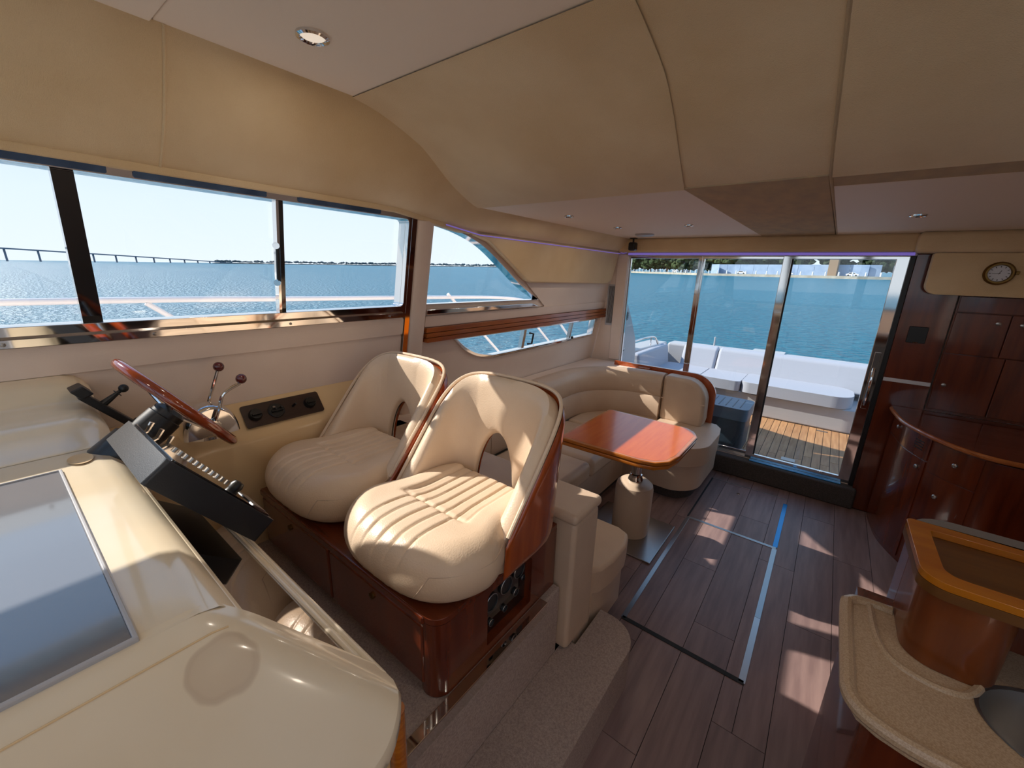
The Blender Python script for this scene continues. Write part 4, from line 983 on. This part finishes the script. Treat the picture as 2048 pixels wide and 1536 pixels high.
# long bridge
br = thing('bridge', 'long low road bridge on piers crossing the bay far beyond the port windows', 'bridge', tuple(sea(-1300, 100)))
def bpt(t_): return Vector((-1250-650*t_, -60+690*t_, 0)), max(2.5, 25.5*max(0., 1-t_)**.9 + 4.0)
pts = [bpt(-.6+1.62*k/40) for k in range(41)]
fr = []
for k, (q, h_) in enumerate(pts):
    d = (pts[min(k+1, 40)][0]-pts[max(k-1, 0)][0]).normalized(); fr.append((sea(q.x, q.y, h_), Vector((-d.y, d.x, 0)), NB))
MB().sweep([(-6, -1.6), (6, -1.6), (6, 1.0), (-6, 1.0)], fr).build('deck', 'bridge', br, smooth=0)
for k in range(22):
    q, h_ = bpt(-.55+1.5*k/21); a = sea(q.x, q.y, -1); 
    MB().obox(a+Vector((-2, -1.6, 0)), (4, 0, 0), (0, 3.2, 0), NB*(h_+.2)).build('pier', 'bridge', br, smooth=0)
# far wooded shoreline
mb = MB(); rnd = random.Random(3)
def az(px0, dist): return px0
A0, A1 = Vector((-.9552, .2959)), Vector((-.640, .768))
for k in range(150):
    t_ = k/149; d = (A0.lerp(A1, t_)).normalized(); D = 2300
    for j in range(1 + (rnd.random() > .4) + (rnd.random() > .7)):
        q = sea(d.x*D+rnd.uniform(-9, 9), d.y*D+rnd.uniform(-9, 9), 0); hh = rnd.uniform(5, 12); rr = rnd.uniform(5, 11)
        mb.sphere(tuple(q+NB*(hh*.8+3)), rr, 6, hh*.45)
    q = sea(d.x*D, d.y*D, -1); pd = Vector((-d.y, d.x, 0)); mb.obox(q-pd*12, pd*24, Vector((d.x, d.y, 0))*20, NB*rnd.uniform(3, 5))
sh = mb.build('far_shoreline', 'land', smooth=0); tag(sh, 'thin distant wooded shoreline on the horizon beyond the arched window', 'shoreline', kind='stuff')
# quay astern
QP = [(-330, 420), (-200, 345), (-120, 291), (-60, 236), (5, 220), (60, 222), (140, 235)]
qu = thing('quay', 'pale stone quay wall across the water astern', 'quay', tuple(sea(-40, 235)))
fr = []; Q = [Vector((a, b, 0)) for a, b in QP]
for k in range(len(Q)):
    d = (Q[min(k+1, len(Q)-1)]-Q[max(k-1, 0)]).normalized(); fr.append((sea(Q[k].x, Q[k].y), Vector((-d.y, d.x, 0)), NB))
MB().sweep([(0, -1), (.6, -1), (.6, 1.1), (0, 1.1)], fr).build('wall', 'quay', qu, smooth=0)
MB().sweep([(.6, .2), (140, .2), (140, 1.05), (.6, 1.05)], fr).build('ground', 'ground', qu, smooth=0)
def qpt(s, off=0.):
    d_ = s
    for k in range(len(Q)-1):
        l = (Q[k+1]-Q[k]).length
        if d_ <= l:
            d = (Q[k+1]-Q[k]).normalized(); q = Q[k]+d*d_ + Vector((-d.y, d.x, 0))*off; return q, d
        d_ -= l
    return Q[-1], Vector((1, 0, 0))
bl0 = None
for k in range(66):
    q, d = qpt(140+k*4.6, 1.2); b_ = sea(q.x, q.y, 1.05)
    if bl0 is None:
        bl0 = MB().lathe([(.30, 0), (.30, 1.35), (.22, 1.6), (1e-4, 1.65)], 8).build('bollard', 'carw', local=True)
        tag(bl0, 'short white post in the row along the quay edge astern', 'bollard', 'white posts along the quay'); o = bl0
    else: o = bl0.copy(); COL.objects.link(o)
    o.location = b_
# trees along the quay
def tree(x, y, H, Rr, m, label, seed):
    rn = random.Random(seed); b_ = sea(x, y, 1.05)
    t_ = thing('tree', label, 'tree', tuple(b_), 'trees behind the quay')
    MB().tube([(0, 0, 0), (rn.uniform(-.4, .4), rn.uniform(-.3, .3), H*.45), (rn.uniform(-.6, .6), 0, H*.8)], [.45, .32, .12], 7).build('trunk', 'trunk', t_, local=True)
    mb = MB()
    for k in range(95):
        a = rn.uniform(0, 2*PI); rr = Rr*math.sqrt(rn.random()); zz = H*(.14+.80*rn.random()); sc = 1-.5*abs(zz/H-.45)
        r = rn.uniform(.5, 1.15)*Rr*.26
        n0 = len(mb.v); mb.sphere((rr*sc*math.cos(a), rr*sc*math.sin(a), zz), r, 6, r*.75)
        mb.v[n0:] = [(vx+rn.uniform(-.3, .3), vy+rn.uniform(-.3, .3), vz+rn.uniform(-.3, .3)) for vx, vy, vz in mb.v[n0:]]
    mb.build('crown', m, t_, smooth=0, local=True)
ORD = ['first', 'second', 'third', 'fourth', 'fifth', 'sixth', 'seventh', 'eighth', 'ninth', 'tenth', 'eleventh', 'twelfth', 'thirteenth', 'fourteenth', 'fifteenth', 'sixteenth', 'seventeenth', 'eighteenth']
for s in range(18):
    q, d = qpt(130+s*12, 14+((s*7) % 5)*3.0); m = 'leaf' if s % 3 else 'leaf2'
    tree(q.x, q.y, 15+((s*5) % 7)*.9, 7.6, m, ('bushy green' if s % 3 else 'dark green') + ' tree behind the quay, %s from the left of the near row' % ORD[s], 50+s)
for s in range(12):
    q, d = qpt(150+s*15, 48); tree(q.x, q.y, 21+(s*3 % 4), 10, 'leaf2', 'tall dark tree in the rear row behind the quay, %s from the left' % ORD[s], 130+s)
for s in range(7):
    q, d = qpt(330+s*16, 34); tree(q.x, q.y, 14+(s*3 % 4), 7.5, 'leaf2', 'dark tree rising behind the pale hoarding, %s from its left end' % ORD[s], 90+s)
# hoarding, buildings, cars
hb = thing('hoarding', 'long pale blue panelled hoarding on the quay astern', 'hoarding', tuple(sea(-20, 236, 1.05)))
for k in range(12):
    q, d = qpt(326+k*6.4, 9); b_ = sea(q.x, q.y, 1.05); MB().obox(b_, d*6.3, Vector((-d.y, d.x, 0))*.2, NB*4.6).build('panel', 'hoard', hb, smooth=0)
for s, w_ in ((383, 3.2), (407, 4.5)):
    q, d = qpt(s, 6); b_ = sea(q.x, q.y, 1.05); o = MB().obox(b_, d*w_, Vector((-d.y, d.x, 0))*2, NB*9).build('gate_pier', 'brick', smooth=0)
    tag(o, 'brown stone pier standing %s the hoarding astern' % ('in front of' if s < 400 else 'at the right end of'), 'pier')
q, d = qpt(418, 5); b_ = sea(q.x, q.y, 1.05)
ki = thing('kiosk', 'dark kiosk near the right door post on the quay astern', 'kiosk', tuple(b_))
MB().obox(b_, d*10, Vector((-d.y, d.x, 0))*5, NB*4.6).build('body', 'black', ki, smooth=0); MB().obox(b_+NB*4.6-d*.4, d*10.8, Vector((-d.y, d.x, 0))*5.4, NB*.4).build('roof', 'cooler', ki, smooth=0)
car0 = None
for ci, (s, off, m) in enumerate(((205, 7, 0), (232, 7, 0), (268, 7, 1), (292, 6.5, 0), (303, 7, 1), (318, 6, 0), (345, 6, 0), (366, 5, 0), (390, 4.5, 0))):
    q, d = qpt(s, off); b_ = sea(q.x, q.y, 1.05)
    c = thing('car', ('white' if m == 0 else 'grey') + ' car parked behind the white posts on the quay, %s car from the left' % ORD[ci], 'car', tuple(b_), 'cars parked on the quay')
    nrm = Vector((-d.y, d.x, 0))
    sid = [(0, .35), (4.3, .35), (4.35, .8), (3.6, .95), (2.9, 1.45), (1.2, 1.5), (.5, 1.0), (0, .9)]
    MB().plate([sid], lambda u, v, w: tuple(b_+d*u+NB*v+nrm*w), 0, 1.75).build('body', 'carw' if m == 0 else 'carg', c)
    MB().plate([[(.75, 1.0), (3.35, 1.0), (2.8, 1.38), (1.25, 1.42)]], lambda u, v, w: tuple(b_+d*u+NB*v+nrm*w), -.02, 1.77).build('side_windows', 'black', c, smooth=0)
    for wx in (.85, 3.45): MB().lathe([(1e-4, -.02), (.33, -.02), (.33, .2), (1e-4, .2)], 12, tuple(b_+d*wx+NB*.33), nrm).build('wheel', 'rubber', c)
q, d = qpt(190, 2.0); b_ = sea(q.x, q.y, 2.4)
lr = [b_+d*(1.3*math.cos(a))+NB*(1.6*math.sin(a)) for a in [2*PI*k/20 for k in range(20)]]
o = MB().tube([tuple(v) for v in lr], .42, 8, ring=True).build('ring_sign', 'carw'); tag(o, 'white oval ring standing among the posts on the quay astern', 'ring')
